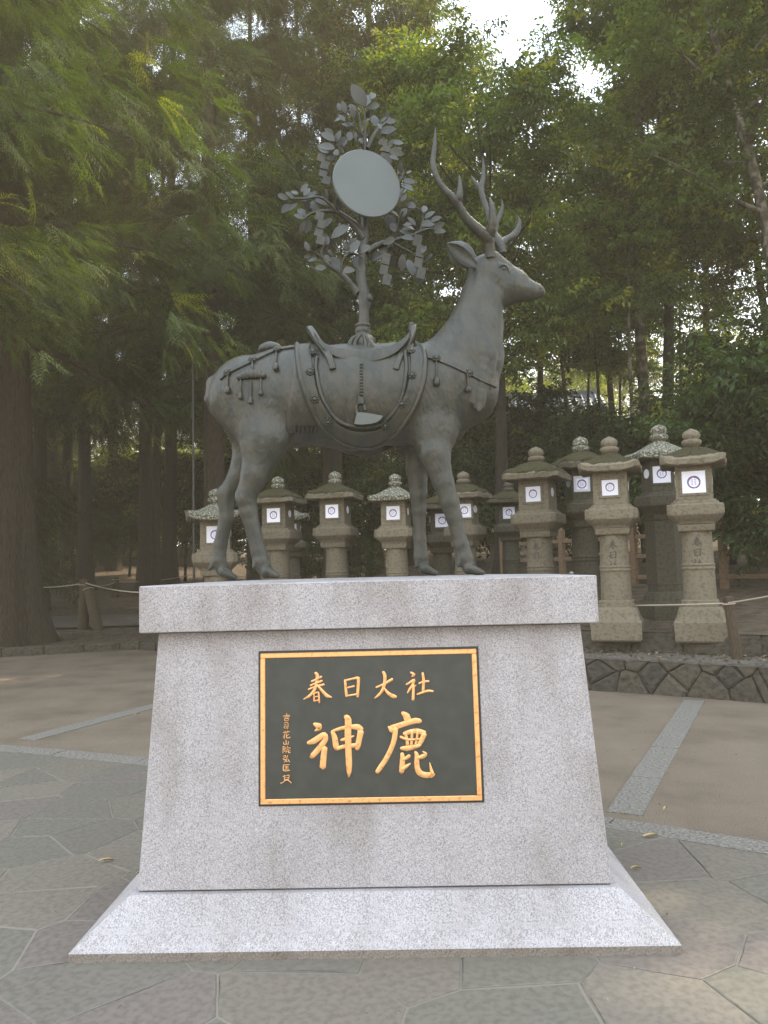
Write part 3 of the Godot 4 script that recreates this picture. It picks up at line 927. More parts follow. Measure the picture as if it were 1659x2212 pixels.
func make_deer() -> void:
	var t := thing("deer_statue", "dull bronze stag statue carrying a saddle, a leafy tree and a round mirror", "statue", Vector3.ZERO)
	part("body", make_deer_body(), mats.bronze, t)
	var m := MB.new()
	# head: ears, eyes, nostrils, mouth
	for s in [1.0, -1.0]:
		m = MB.new()
		var tip := d(966, 527, 0.150 * s)
		var root := d(1026, 571, 0.062 * s)
		var axis := tip - root
		var open := Vector3(0.35, 0.25, 0.9 * s).normalized()
		open = (open - axis.normalized() * open.dot(axis.normalized())).normalized()
		var side := axis.normalized().cross(open)
		var prof := [[-0.08, 0.15], [0.08, 0.24], [0.25, 0.36], [0.45, 0.42], [0.68, 0.36], [0.86, 0.2], [1.0, 0.02]]
		var grid := []
		for e in prof:
			var w: float = e[1] * axis.length() * 0.78
			for k in 7:
				var a := lerpf(-1.15, 1.15, k / 6.0)
				grid.append(root + axis * e[0] + side * sin(a) * w * 0.95 - open * (cos(a) - 0.35) * w * 0.7)
		var o := m.v.size()
		for p in grid: m.vert(p)
		for p in grid: m.vert(p - open * 0.006)
		for k in prof.size() - 1:
			for j in 6:
				var a2 := o + k * 7 + j
				m.quad(a2, a2 + 1, a2 + 8, a2 + 7)
				var b2 := a2 + grid.size()
				m.quad(b2 + 7, b2 + 8, b2 + 1, b2)
			for j in [0, 6]:
				var a3: int = o + k * 7 + j
				m.quad(a3, a3 + 7, a3 + 7 + grid.size(), a3 + grid.size())
		part("ear", m, mats.bronze, t)
	var ep := on_hide(1088.5, 580.5, 0.0)
	for s in [0, 1]:
		m = MB.new()
		var eb := Basis(Vector3(0, 0, 1), -0.30)
		m.ball(ep - Vector3(0, 0, 0.004), Vector3(0.016, 0.0105, 0.009), 12, 7, eb)
		if s: m = mirror_mb(m)
		var eye_ball := part("eye", m, mats.bronze, t)
		m = MB.new()
		var lid := PackedVector3Array()
		for e in [[1078.0, 578.5], [1083.0, 573.8], [1089.0, 573.0], [1095.0, 577.0], [1099.0, 585.0], [1102.0, 594.0]]:
			lid.append(on_hide(e[0], e[1], 0.002))
		m.tube(smooth_path(lid, 2), smooth_nums(PackedFloat64Array([0.002, 0.005, 0.006, 0.005, 0.004, 0.001]), 2), 7)
		if s: m = mirror_mb(m)
		part("eyelid", m, mats.bronze, eye_ball)
		m = MB.new()
		m.ball(on_hide(1167, 622.5, -0.002), Vector3(0.011, 0.006, 0.006), 10, 5, Basis(Vector3(0, 0, 1), -0.5))
		if s: m = mirror_mb(m)
		part("nostril", m, mats.bronze_shade, t)
		m = MB.new()
		var lip := PackedVector3Array()
		for e in [[1126.0, 634.0], [1134.0, 638.0], [1145.0, 640.5], [1157.0, 641.5], [1166.0, 642.0]]:
			lip.append(on_hide(e[0], e[1], -0.0005))
		m.tube(lip, PackedFloat64Array([0.001, 0.0025, 0.003, 0.003, 0.002]), 6)
		if s: m = mirror_mb(m)
		part("mouth_line", m, mats.bronze_shade, t)
	antler(["862,1470,0.045,52,858,1410,0.05,50,852,1330,0.06,50,838,1270,0.07,62,760,1205,0.085,60,680,1135,0.10,54,600,1050,0.115,48,548,960,0.13,44,505,890,0.14,50,455,835,0.15,40,395,775,0.155,34,335,690,0.16,31,290,590,0.16,31,272,480,0.155,29,284,370,0.15,24,294,250,0.145,18,299,135,0.14,4",
		"850,1290,0.06,52,872,1200,0.085,52,886,1100,0.10,48,880,980,0.11,36,864,900,0.11,22,850,845,0.11,4",
		"518,900,0.14,42,540,835,0.15,40,548,760,0.15,30,546,680,0.15,20,540,618,0.15,4",
		"862,1385,0.05,58,905,1378,0.05,30"], t)
	antler(["985,1430,-0.045,48,975,1370,-0.05,48,955,1310,-0.06,50,905,1240,-0.075,42,880,1150,-0.09,38,845,1040,-0.105,34,808,930,-0.12,33,775,820,-0.13,32,765,745,-0.14,36,785,660,-0.145,25,791,560,-0.15,20,784,440,-0.15,4",
		"760,760,-0.14,32,722,718,-0.15,24,690,675,-0.155,16,662,625,-0.16,4",
		"905,1250,-0.075,30,915,1180,-0.09,26,928,1100,-0.10,26,962,1020,-0.11,26,982,940,-0.12,18,974,872,-0.12,4",
		"962,1320,-0.06,48,1010,1290,-0.08,40,1070,1262,-0.095,40,1122,1210,-0.105,36,1150,1150,-0.11,32,1155,1095,-0.115,22,1141,1038,-0.115,4",
		"975,1405,-0.05,54,1015,1425,-0.05,36"], t)

	# ---- saddle gear
	var cloth := "492,195,478,300,466,400,455,480,450,590,480,594,520,594,560,596,604,598,660,560,700,500,720,300,700,215,600,190"
	for s in 2:
		m = panel(cloth, Vector2(590, 380), 0.009)
		if s: m = mirror_mb(m)
		var cl := part("under_cloth", m, mats.bronze, t)
		for k in 6:
			m = strap("%d,560;%d,592" % [486 + k * 20, 484 + k * 20], 0.022, 0.018, 2, true)
			if s: m = mirror_mb(m)
			part("pleat", m, mats.bronze, cl)
	var flap := "500,205,503,260,514,330,532,400,556,460,588,520,632,575,690,618,745,640,800,650,860,645,915,620,965,585,1010,530,1045,470,1072,400,1088,330,1092,260,1080,222,1040,200,960,215,880,235,790,240,700,225,600,200"
	var rim := "530,212,534,265,546,335,566,405,592,468,628,522,670,568,720,598,775,612,830,612,885,598,935,568,980,520,1015,460,1040,395,1054,325,1056,258,1044,222"
	var inner := "592,262,588,300,594,340,604,390,620,435,645,480,675,520,715,548,770,562,830,562,890,548,935,515,970,470,992,415,1004,350,1006,290,1000,235"
	for s in 2:
		m = panel(flap, Vector2(800, 400), 0.019, 9)
		if s: m = mirror_mb(m)
		var fl := part("saddle_flap", m, mats.bronze, t)
		m = strap("500,205,503,260,514,330,532,400,556,460,588,520,632,575,690,618,745,640,800,650,860,645,915,620,965,585,1010,530,1045,470,1072,400,1088,330,1092,260,1080,222,1045,204", 0.036, 0.043, 2, true)
		if s: m = mirror_mb(m)
		part("roped_edge", m, mats.bronze, fl)
		m = band(rim, 0.066, 0.033)
		if s: m = mirror_mb(m)
		part("border_band", m, mats.bronze, fl)
		m = strap(inner, 0.028, 0.040, 2, true)
		if s: m = mirror_mb(m)
		part("inner_border", m, mats.bronze, fl)
		if s == 0:
			for e in [[575, 242], [560, 327], [586, 443], [651, 540], [908, 553], [986, 462], [1030, 340], [1027, 236]]:
				var before := t.get_child_count()
				rosette(cx(e[0]), cy(e[1]), 0.022, fl, 0.034)
	# seat boards: a crescent that arches over the back
	m = MB.new()
	var upper := smooth_path(PackedVector3Array([Vector3(572, 118, 0), Vector3(600, 158, 0), Vector3(645, 186, 0), Vector3(720, 200, 0), Vector3(800, 205, 0), Vector3(880, 198, 0), Vector3(955, 178, 0), Vector3(1008, 140, 0), Vector3(1030, 112, 0)]), 2)
	var lower := smooth_path(PackedVector3Array([Vector3(588, 168, 0), Vector3(620, 210, 0), Vector3(665, 243, 0), Vector3(730, 266, 0), Vector3(800, 277, 0), Vector3(875, 268, 0), Vector3(945, 240, 0), Vector3(992, 200, 0), Vector3(1020, 160, 0)]), 2)
	var rings := []
	for zz in [[0.155, 0.0], [0.162, 0.004], [0.162, 0.016], [0.15, 0.02], [0.06, 0.0], [0.0, -0.004], [-0.06, 0.0], [-0.15, 0.02], [-0.162, 0.016], [-0.162, 0.004], [-0.155, 0.0]]:
		pass
	var sect := PackedVector3Array()
	for p in upper: sect.append(d(cx(p.x), cy(p.y), 0.16))
	var low := PackedVector3Array()
	for p in lower: low.append(d(cx(p.x), cy(p.y), 0.16))
	var nseg := sect.size()
	for k in nseg:
		var u := sect[k]
		var l := low[k]
		var r := PackedVector3Array()
		# section across the board, from the outer lower edge over the top to the far side
		var g := func(h: float, zo: float) -> Vector3:
			var p := l.lerp(u, h)
			return Vector3(p.x, p.y, DEER_Z + zo)
		for e in [[0.0, 0.172], [0.12, 0.182], [0.85, 0.166], [1.0, 0.154], [1.03, 0.10], [1.05, 0.0], [1.03, -0.10], [1.0, -0.154], [0.85, -0.166], [0.12, -0.182], [0.0, -0.172], [0.3, 0.0]]:
			r.append(g.call(e[0], e[1]))
		rings.append(r)
	m.loft(rings, true)
	part("seat", m, mats.bronze, t)
	# cantle and pommel arches
	for e in [["cantle", "556,114,0.0,570,132,0.05,602,182,0.12,640,236,0.175,657,272,0.192,664,302,0.198"], ["pommel", "1040,104,0.0,1034,135,0.05,1014,182,0.11,984,238,0.165,968,272,0.185,958,304,0.192"]]:
		var q := nums(e[1])
		var pts := PackedVector3Array()
		for k in range(0, q.size(), 3): pts.append(d(cx(q[k]), cy(q[k + 1]), q[k + 2]))
		var full := PackedVector3Array()
		for k in range(pts.size() - 1, 0, -1): full.append(mirrored(pts[k]))
		full.append_array(pts)
		full = smooth_path(full, 3)
		m = MB.new()
		var ring_list := []
		for k in full.size():
			var tan := (full[mini(k + 1, full.size() - 1)] - full[maxi(k - 1, 0)]).normalized()
			var along := Vector3(1, 0, 0)
			along = (along - tan * along.dot(tan)).normalized()
			var outw := tan.cross(along).normalized()
			if outw.y < 0 and absf(outw.y) > 0.05: outw = -outw
			outw = along.cross(tan)
			var r := PackedVector3Array()
			for c in [[-0.015, -0.016], [-0.015, 0.012], [-0.011, 0.016], [0.011, 0.016], [0.015, 0.012], [0.015, -0.016]]:
				r.append(full[k] + along * c[0] - outw * c[1])
			ring_list.append(r)
		m.loft(ring_list, false)
		if e[0] == "pommel":
			m.box(Transform3D(Basis(Vector3(0, 0, 1), -0.12), d(cx(1030), cy(108), 0.0)), Vector3(0.026, 0.045, 0.05), 0.005)
		part(e[0], m, mats.bronze, t)
	# stirrup strap and stirrup
	for s in 2:
		m = MB.new()
		for k in 11:
			var p := on_hide(cx(797), cy(292 + k * 13.0), 0.027)
			m.ball(p, Vector3(0.0085, 0.0075, 0.008), 8, 5)
		if s: m = mirror_mb(m)
		var ss := part("stirrup_strap", m, mats.bronze, t)
		m = MB.new()
		m.box(Transform3D(Basis.IDENTITY, on_hide(cx(794), cy(448), 0.027)), Vector3(0.030, 0.036, 0.012), 0.003)
		if s: m = mirror_mb(m)
		part("buckle", m, mats.bronze, ss)
		m = MB.new()
		var base := on_hide(cx(800), cy(520), 0.036)
		base.z += 0.012
		var plate := PackedVector3Array()
		for e in [[764, 556], [772, 520], [779, 502], [800, 502], [850, 509], [898, 518], [888, 534], [868, 548], [840, 555], [800, 559]]:
			plate.append(at(cx(e[0]), cy(e[1]), base.z))
		var back := PackedVector3Array()
		for p in plate: back.append(p - Vector3(0, 0, 0.045))
		m.poly(plate); var rev := back.duplicate(); rev.reverse(); m.poly(rev)
		for k in plate.size():
			m.fquad(plate[k], plate[(k + 1) % plate.size()], back[(k + 1) % plate.size()], back[k])
		if s: m = mirror_mb(m)
		var st := part("stirrup", m, mats.bronze_polished, t)
		m = MB.new()
		var neck := PackedVector3Array()
		for e in [[778, 512], [774, 480], [782, 464], [796, 460], [808, 470], [815, 492]]: neck.append(at(cx(e[0]), cy(e[1]), base.z - 0.01))
		m.tube(smooth_path(neck, 2), smooth_nums(PackedFloat64Array([0.009, 0.008, 0.007, 0.007, 0.008, 0.009]), 2), 8)
		if s: m = mirror_mb(m)
		part("stirrup_neck", m, mats.bronze, st)
	# harness: crupper strap, breast strap, ornaments
	for s in 2:
		m = strap("560,186,480,200,405,212,345,236,290,262,230,290,172,320,140,345", 0.024, 0.010, 3)
		if s: m = mirror_mb(m)
		var cr := part("crupper_strap", m, mats.bronze, t)
		m = strap("1088,240,1148,254,1220,282,1298,318,1360,348,1424,378", 0.024, 0.010, 3)
		if s: m = mirror_mb(m)
		var br := part("breast_strap", m, mats.bronze, t)
		if s == 0:
			for e in [[405, 214, cr], [291, 260, cr], [174, 320, cr], [1147, 254, br], [1298, 320, br]]:
				rosette(cx(e[0]), cy(e[1]), 0.022, e[2], 0.010)
			tassel(cx(402), cy(226), cy(312), 0.016, cr)
			tassel(cx(178), cy(330), cy(416), 0.015, cr)
			tassel(cx(236), cy(352), cy(442), 0.012, cr, false)
			tassel(cx(283), cy(358), cy(464), 0.012, cr, false)
			tassel(cx(330), cy(346), cy(424), 0.012, cr, false)
			tassel(cx(1147), cy(266), cy(380), 0.018, br)
			tassel(cx(1290), cy(332), cy(408), 0.016, br)
			tassel(cx(290), cy(270), cy(335), 0.006, cr)
			m = MB.new()
			for k in 7:
				var u := k / 6.0
				m.ball(on_hide(cx(lerpf(232, 340, u)), cy(343 - 10 * sin(u * PI) - 8 * u), 0.012), Vector3(0.017, 0.014 + 0.010 * sin(u * PI), 0.014), 8, 5)
			part("cushion_ornament", m, mats.bronze, cr)
	m = MB.new()
	m.ball(d(cx(372), cy(206), 0.0), Vector3(0.062, 0.034, 0.05), 14, 8)
	m.ball(d(cx(372), cy(196), 0.0), Vector3(0.032, 0.028, 0.03), 12, 7)
	part("crupper_knob", m, mats.bronze, t)

	# ---- the tree in its wrapped pot
	var tree := Node3D.new()
	tree.name = "sacred_tree"
	t.add_child(tree)
	m = MB.new()
	var pot := d(cx(806), cy(210), 0.0)
	m.column(pot, PackedFloat64Array([0.05, -0.03, 0.064, 0.0, 0.069, 0.025, 0.062, 0.052, 0.044, 0.07, 0.034, 0.078, 0.038, 0.084, 0.041, 0.098, 0.036, 0.108, 0.033, 0.112, 0.039, 0.117, 0.039, 0.126, 0.034, 0.131]), 24)
	part("pot", m, mats.bronze, tree)
	m = MB.new()
	for f in [["0.045", 800, 135, 755, 160, 745, 195, 785, 205], ["0.05", 800, 135, 770, 170, 770, 200, 800, 196], ["0.05", 805, 135, 830, 165, 838, 210, 860, 228], ["0.055", 803, 135, 818, 175, 815, 215, 835, 226], ["0.05", 800, 135, 822, 150, 850, 190, 872, 226]]:
		var pts := PackedVector3Array()
		for k in range(1, 9, 2): pts.append(d(cx(f[k]), cy(f[k + 1]), float(f[0]) + 0.010 * k * 0.5))
		m.tube(smooth_path(pts, 3), smooth_nums(PackedFloat64Array([0.006, 0.011, 0.013, 0.007]), 3), 8)
	m.ball(d(cx(803), cy(137), 0.052), Vector3(0.014, 0.011, 0.012), 10, 6)
	part("tied_cloth", m, mats.bronze, tree)
	m = MB.new()
	twig(m, "752,1985,44,755,1920,42,755,1860,42,763,1790,52,750,1720,52,738,1640,47,735,1560,43,737,1480,39,748,1400,36,760,1290,34,762,1180,30,764,1000,27,766,800,22,770,590,15,768,540,12", 0.0, -0.01)
	m.ball(d(tx(795), ty(1765), 0.012), Vector3(0.020, 0.022, 0.02), 10, 6)
	part("trunk", m, mats.bronze, tree)
	for e in [["712,1722,40,660,1665,28,620,1620,24,560,1560,20,470,1500,17,432,1440,15,436,1385,12,470,1350,8", 0.0, 0.05], ["430,1450,11,370,1410,9,318,1385,6", 0.045, 0.09], ["580,1565,12,592,1480,11,640,1425,10,700,1425,8,745,1450,5", 0.03, 0.08],
		["758,1300,40,690,1200,28,600,1130,22,530,1090,18,420,1092,15,340,1112,12,290,1152,7", 0.0, 0.08], ["560,1105,12,480,1020,11,400,978,10,300,992,9,180,992,5", 0.05, 0.11],
		["778,1410,28,870,1350,22,960,1322,18,1100,1290,14,1230,1236,11,1330,1224,5", 0.0, -0.08], ["960,1322,12,1060,1380,10,1130,1420,8,1190,1520,5", -0.03, -0.09], ["1188,1268,10,1215,1150,8,1200,1092,7,1160,1060,4", -0.07, -0.04], ["1000,1290,11,1035,1150,9,1062,1088,5", -0.03, 0.05],
		["766,610,12,755,520,10,735,470,9,700,310,7,560,332,5", 0.0, 0.05], ["768,590,11,765,430,9", -0.01, 0.0], ["782,600,17,850,470,14,920,410,11,962,360,6", 0.0, -0.05], ["768,480,9,762,280,6", -0.02, -0.03], ["600,640,9,530,530,8,508,478,5", -0.02, -0.05], ["940,690,9,965,620,8,1000,598,5", -0.03, -0.07], ["1020,880,9,1060,790,7,1050,720,4", -0.05, -0.08], ["1010,1010,8,1060,930,6,1080,870,4", -0.05, -0.09]]:
		m = MB.new()
		twig(m, e[0], e[1], e[2])
		part("branch", m, mats.bronze, tree)
	var leaf := bronze_leaf_mesh()
	var r := RandomNumberGenerator.new()
	r.seed = 11
	var q := nums(LEAVES)
	for k in range(0, q.size(), 4):
		var left := q[k] < 720.0
		var zo := r.randf_range(0.0, 0.10) if left else r.randf_range(-0.12, 0.04)
		if q[k + 1] < 700.0: zo = r.randf_range(-0.10, 0.08)
		var a := d(tx(q[k]), ty(q[k + 1]), zo)
		var b := d(tx(q[k + 2]), ty(q[k + 3]), zo + r.randf_range(-0.03, 0.045))
		var x := b - a
		var up := Vector3(r.randf_range(-0.5, 0.5), r.randf_range(-0.2, 0.5), 1.0)
		var z := x.cross(up).normalized()
		up = z.cross(x).normalized()
		var lf := obj("leaf", leaf, tree)
		var len := x.length()
		lf.transform = Transform3D(Basis(x, up * len, z * len * r.randf_range(0.92, 1.12)), a)
	# the mirror
	m = MB.new()
	var nrm := Vector3(0.37, 0.04, 0.928).normalized()
	var centre := d(tx(779), ty(877), 0.075)
	var sx := Vector3.UP.cross(nrm).normalized()
	var bs := Basis(sx, nrm, sx.cross(nrm))
	var mr := []
	for e in [[0.171, -0.012], [0.178, -0.006], [0.178, 0.004], [0.174, 0.009]]:
		var ring := PackedVector3Array()
		for k in 56:
			var a := TAU * k / 56
			ring.append(centre + bs * Vector3(cos(a) * e[0], e[1], -sin(a) * e[0]))
		mr.append(ring)
	m.loft(mr, false)
	part("mirror", m, mats.bronze_polished, tree)
	# zigzag streamers
	for e in [[436, 632, 462, 868, 0.06], [420, 1085, 408, 1335, 0.10], [912, 520, 942, 712, 0.0], [914, 1325, 930, 1650, -0.03], [1182, 1262, 1198, 1600, -0.02]]:
		m = MB.new()
		var steps := 4
		for k in steps:
			var f0 := float(k) / steps
			var f1 := (k + 1.0) / steps + 0.03
			var x0 := lerpf(e[0], e[2], f0) + (9 if k % 2 else -9)
			var y0 := lerpf(e[1], e[3], f0)
			var y1 := lerpf(e[1], e[3], f1)
			var z: float = e[4] + 0.006 * (k % 2)
			var w := 31.0
			var c4 := [d(tx(x0 - w + 8), ty(y0), z), d(tx(x0 + w + 8), ty(y0 + 16), z), d(tx(x0 + w - 8), ty(y1 + 10), z), d(tx(x0 - w - 8), ty(y1 - 6), z)]
			var off := Vector3(0, 0, 0.006)
			m.fquad(c4[3], c4[2], c4[1], c4[0])
			m.fquad(c4[0] - off, c4[1] - off, c4[2] - off, c4[3] - off)
			for j in 4: m.fquad(c4[j] - off, c4[j], c4[(j + 1) % 4], c4[(j + 1) % 4] - off)
		part("zigzag_streamer", m, mats.bronze, tree)

# ---------------------------------------------------------------- the ground
const RIM := [[-180, 26.0], [-90, 24.0], [-40, 23.4], [-20, 24.3], [-6, 25.0], [1.2, 25.5], [5.0, 26.3], [5.9, 26.7], [7.6, 26.2], [12, 24.9], [18, 23.7], [24, 22.95], [28, 22.63], [33, 22.5], [45, 22.4], [60, 22.6], [90, 24.0], [180, 26.0]]
const RING_C := Vector2(-13.06, 18.86)
const RING_R := 27.54

func rim(deg: float) -> float:
	for k in RIM.size() - 1:
		if deg <= RIM[k + 1][0]:
			return lerpf(RIM[k][1], RIM[k + 1][1], (deg - RIM[k][0]) / float(RIM[k + 1][0] - RIM[k][0]))
	return 26.0

func polar(deg: float, r: float) -> Vector2:
	return CORE + Vector2(sin(deg_to_rad(deg)), -cos(deg_to_rad(deg))) * r

func angle_of(p: Vector2) -> float:
	var q := p - CORE
	return rad_to_deg(atan2(q.x, -q.y))

func land_at(deg: float, e: float) -> float:
	var right := smoothstep(9.0, 15.0, deg) * (1.0 - smoothstep(60.0, 90.0, deg))
	var back := 1.0 - smoothstep(60.0, 90.0, absf(deg))
	var hl := 0.13 + 0.016 * minf(e, 6.0) + back * (0.085 * clampf(e - 6.0, 0.0, 26.0) + 0.04 * clampf(e - 32.0, 0.0, 60.0))
	var hr := 0.66 + back * (0.12 * clampf(e - 1.0, 0.0, 5.0) + 0.11 * clampf(e - 6.0, 0.0, 25.0) + 0.05 * clampf(e - 31.0, 0.0, 60.0))
	return lerpf(hl, hr, right)

func land(x: float, z: float) -> float:
	var p := Vector2(x, z)
	var a := angle_of(p)
	var e := (p - CORE).length() - rim(a)
	if e < 0.0: return 0.0
	return land_at(a, e)

func flat_disc(c: Vector2, r: float, y: float, n: int) -> MB:
	var mb := MB.new()
	var o := mb.vert(Vector3(c.x, y, c.y))
	for k in n:
		var a := TAU * k / n
		mb.vert(Vector3(c.x + cos(a) * r, y, c.y - sin(a) * r))
	for k in n: mb.tri(o, 1 + k, 1 + (k + 1) % n)
	return mb

func voronoi(sites: PackedVector2Array, box: PackedVector2Array, reach: float) -> Array:
	var out := []
	for i in sites.size():
		var poly := box.duplicate()
		for j in sites.size():
			if i == j: continue
			var off := sites[j] - sites[i]
			if off.length() > reach: continue
			poly = clip(poly, (sites[i] + sites[j]) * 0.5, off.normalized())
			if poly.size() < 3: break
		out.append(poly)
	return out

func clip(poly: PackedVector2Array, p: Vector2, n: Vector2) -> PackedVector2Array:      # keeps the side that n points away from
	var o := PackedVector2Array()
	for k in poly.size():
		var a := poly[k]
		var b := poly[(k + 1) % poly.size()]
		var da := (a - p).dot(n)
		var db := (b - p).dot(n)
		if da <= 0: o.append(a)
		if (da < 0) != (db < 0) and absf(da - db) > 1e-9: o.append(a.lerp(b, da / (da - db)))
	return o

func shrunk(poly: PackedVector2Array, by: float) -> PackedVector2Array:
	var o := poly.duplicate()
	var turn := 0.0
	for k in poly.size(): turn += poly[k].cross(poly[(k + 1) % poly.size()])
	for k in poly.size():
		var a := poly[k]
		var b := poly[(k + 1) % poly.size()]
		if a.distance_to(b) < 1e-4: continue
		var e := (b - a).normalized()
		var n := Vector2(e.y, -e.x) * signf(turn)
		o = clip(o, a - n * by, n)
	return o

func area(poly: PackedVector2Array) -> float:
	var t := 0.0
	for k in poly.size(): t += poly[k].cross(poly[(k + 1) % poly.size()])
	return absf(t) * 0.5

# one paving stone: eased rim, slightly uneven top
func slab(poly: PackedVector2Array, top: float, under: float, r: RandomNumberGenerator) -> MB:
	var mb := MB.new()
	var tilt := Vector2(r.randf_range(-0.004, 0.004), r.randf_range(-0.004, 0.004))
	var c := Vector2.ZERO
	for p in poly: c += p / poly.size()
	var turn := 0.0
	for k in poly.size(): turn += poly[k].cross(poly[(k + 1) % poly.size()])
	var pts := PackedVector2Array()
	for k in poly.size():
		var q := poly[(k + 1) % poly.size()]
		var l := poly[k].distance_to(q)
		pts.append(poly[k])
		if l > 0.16 and poly.size() < 9 and top > 0.006:
			var nn := Vector2(q.y - poly[k].y, poly[k].x - q.x) / l
			for e in [0.33, 0.67]: pts.append(poly[k].lerp(q, e + r.randf_range(-0.1, 0.1)) + nn * r.randf_range(-0.0035, 0.0035))
	if turn > 0: pts.reverse()                      # counter-clockwise from above once y is turned to z
	var rings := []
	for e in [[under, 0.0], [top - 0.002, 0.0], [top, 0.005]]:
		var ring := PackedVector3Array()
		for p in pts:
			var q: Vector2 = p.move_toward(c, e[1])
			ring.append(Vector3(q.x, e[0] + (q - c).dot(tilt) * (0.0 if e[0] == under else 1.0), q.y))
		rings.append(ring)
	mb.loft(rings, false, false, true)
	return mb

func make_ground() -> void:
	var r := RandomNumberGenerator.new()
	r.seed = 77
	# forest floor out to the horizon, starting at the rim of the forecourt
	var g := MB.new()
	var angs := []
	var a := -180.0
	while a < 180.0:
		angs.append(a)
		a += 1.5 if a > -36.0 and a < 60.0 else 6.0
	var es := [0.0, 0.35, 0.62, 1.0, 1.6, 2.4, 3.2, 4.2, 5.4, 6.6, 8.0, 10.0, 12.5, 15.5, 19.0, 23.0, 28.0, 34.0, 44.0, 60.0, 90.0, 150.0]
	var nz := FastNoiseLite.new()
	nz.seed = 4
	nz.frequency = 0.35
	for e in es:
		for b in angs:
			var right: bool = b > 10.0 and b < 62.0
			var e2: float = maxf(e, 0.60) if right else maxf(e, 0.20)
			var p := polar(b, rim(b) + e2)
			g.vert(Vector3(p.x, land_at(b, e2) + nz.get_noise_2d(p.x, p.y) * minf(0.10, 0.03 * e), p.y))
	var n := angs.size()
	for k in es.size() - 1:
		for j in n:
			var q := k * n + j
			var q2 := k * n + (j + 1) % n
			g.quad(q, q2, q2 + n, q + n)
	var land_o := part("ground", g, mats.soil, self)
	tag(land_o, "", "", "", "structure")
	# a pale gravel walk behind the left bed
	g = MB.new()
	for b in range(-24, 17):
		for e in [4.6, 6.0, 7.6]:
			var p := polar(b * 0.75, rim(b * 0.75) + e + 0.15 * nz.get_noise_2d(b * 3.0, e))
			g.vert(Vector3(p.x, land(p.x, p.y) + 0.05, p.y))
	for k in 40:
		for j in 2: g.quad(k * 3 + j, k * 3 + 3 + j, k * 3 + 4 + j, k * 3 + 1 + j)
	tag(part("gravel_path", g, mats.gravel, self), "", "", "", "structure")

	# forecourt: resin-bound gravel outside a granite ring, crazy paving inside it
	var court := part("forecourt", flat_disc(CORE, 27.2, -0.004, 120), mats.resin_paving, self)
	tag(court, "", "", "", "structure")
	var pave := setting("pavement")
	part("mortar_bed", flat_disc(RING_C, RING_R - 0.1, 0.0075, 220), mats.grout, pave)
	var sites := PackedVector2Array()
	var z := 0.9
	while z > -7.6:
		var x := -5.2
		while x < 4.4:
			var p := Vector2(x + r.randf_range(-0.20, 0.20), z + r.randf_range(-0.16, 0.16))
			if (p - RING_C).length() < RING_R - 0.28: sites.append(p)
			x += r.randf_range(0.38, 0.58)
		z -= 0.40
	var limit := PackedVector2Array([Vector2(-5.6, 1.2), Vector2(4.8, 1.2), Vector2(4.8, -8.0), Vector2(-5.6, -8.0)])
	var cells := voronoi(sites, limit, 1.8)
	var beyond := MB.new()
	for k in cells.size():
		var out: Vector2 = (sites[k] - RING_C).normalized()
		var cell := clip(cells[k], RING_C + out * (RING_R - 0.205), out)
		# squared off where the pedestal stands
		if cell.size() < 3: continue
		var inside := true
		for p in cell:
			if absf(p.x - PED_X) > 1.16 or p.y > -3.1 or p.y < -4.5: inside = false
		if inside: continue
		cell = shrunk(cell, r.randf_range(0.0025, 0.0055))
		if cell.size() < 3 or area(cell) < 0.012: continue
		var mb := slab(cell, 0.010 + r.randf_range(-0.0015, 0.002), -0.01, r)
		var s: Vector2 = sites[k]
		if s.y < -1.3 and absf(s.x) < 0.62 * absf(s.y) + 0.7:
			part("flagstone", mb, mats["flag_%d" % (r.randi() % 5)], pave)
		else:
			var o := beyond.v.size()
			beyond.v.append_array(mb.v); beyond.col.append_array(mb.col); beyond.uv.append_array(mb.uv)
			for i in mb.ix: beyond.ix.append(o + i)
	part("outer_flagstones", beyond, mats.flag_0, pave).set_meta("kind", "stuff")
	# ring and spokes of rough granite
	var ang := 0.30
	while ang < 1.25:
		var step := r.randf_range(0.030, 0.040)
		var poly := PackedVector2Array()
		for e in [[0.0, 0.0], [0.0, 0.5], [0.0, 1.0], [-0.195, 1.0], [-0.195, 0.5], [-0.195, 0.0]]:
			var t: float = ang + step * e[1] + (0.0002 if e[1] < 0.5 else (-0.0002 if e[1] > 0.5 else 0.0))
			poly.append(RING_C + Vector2(cos(t), -sin(t)) * (RING_R + e[0]))
		part("band_stone", slab(poly, 0.012, -0.01, r), mats.band_stone, pave)
		ang += step
	for s in [[Vector2(1.30, -4.80), Vector2(3.15, -8.60)], [Vector2(-3.56, -7.28), Vector2(-2.20, -10.9)], [Vector2(-2.2, -10.9), Vector2(-0.85, -14.3)], [Vector2(5.1, -2.4), Vector2(8.6, -6.0)]]:
		var p0: Vector2 = s[0]
		var dir: Vector2 = (s[1] - s[0]).normalized()
		var side := Vector2(-dir.y, dir.x) * 0.105
		var t := 0.0
		var whole: float = (s[1] - s[0]).length()
		while t < whole - 0.1:
			var l := minf(r.randf_range(0.75, 1.15), whole - t)
			var a0 := p0 + dir * (t + 0.003)
			var a1 := p0 + dir * (t + l - 0.003)
			part("band_stone", slab(PackedVector2Array([a0 + side, a1 + side, a1 - side, a0 - side]), 0.004, -0.01, r), mats.band_stone, pave)
			t += l

	# retaining wall on the right: rubble below, a ledge of gravel, dressed blocks above
	var wall := thing("rubble_wall", "low two-step retaining wall of mossy rubble and long blocks below the lanterns", "stone wall", Vector3.ZERO)
	var deg0 := 14.0
	var deg1 := 44.0
	var per := deg_to_rad(1.0) * 22.7
	var length := (deg1 - deg0) * per
	sites = PackedVector2Array()
	var yy := 0.08
	var row := 0
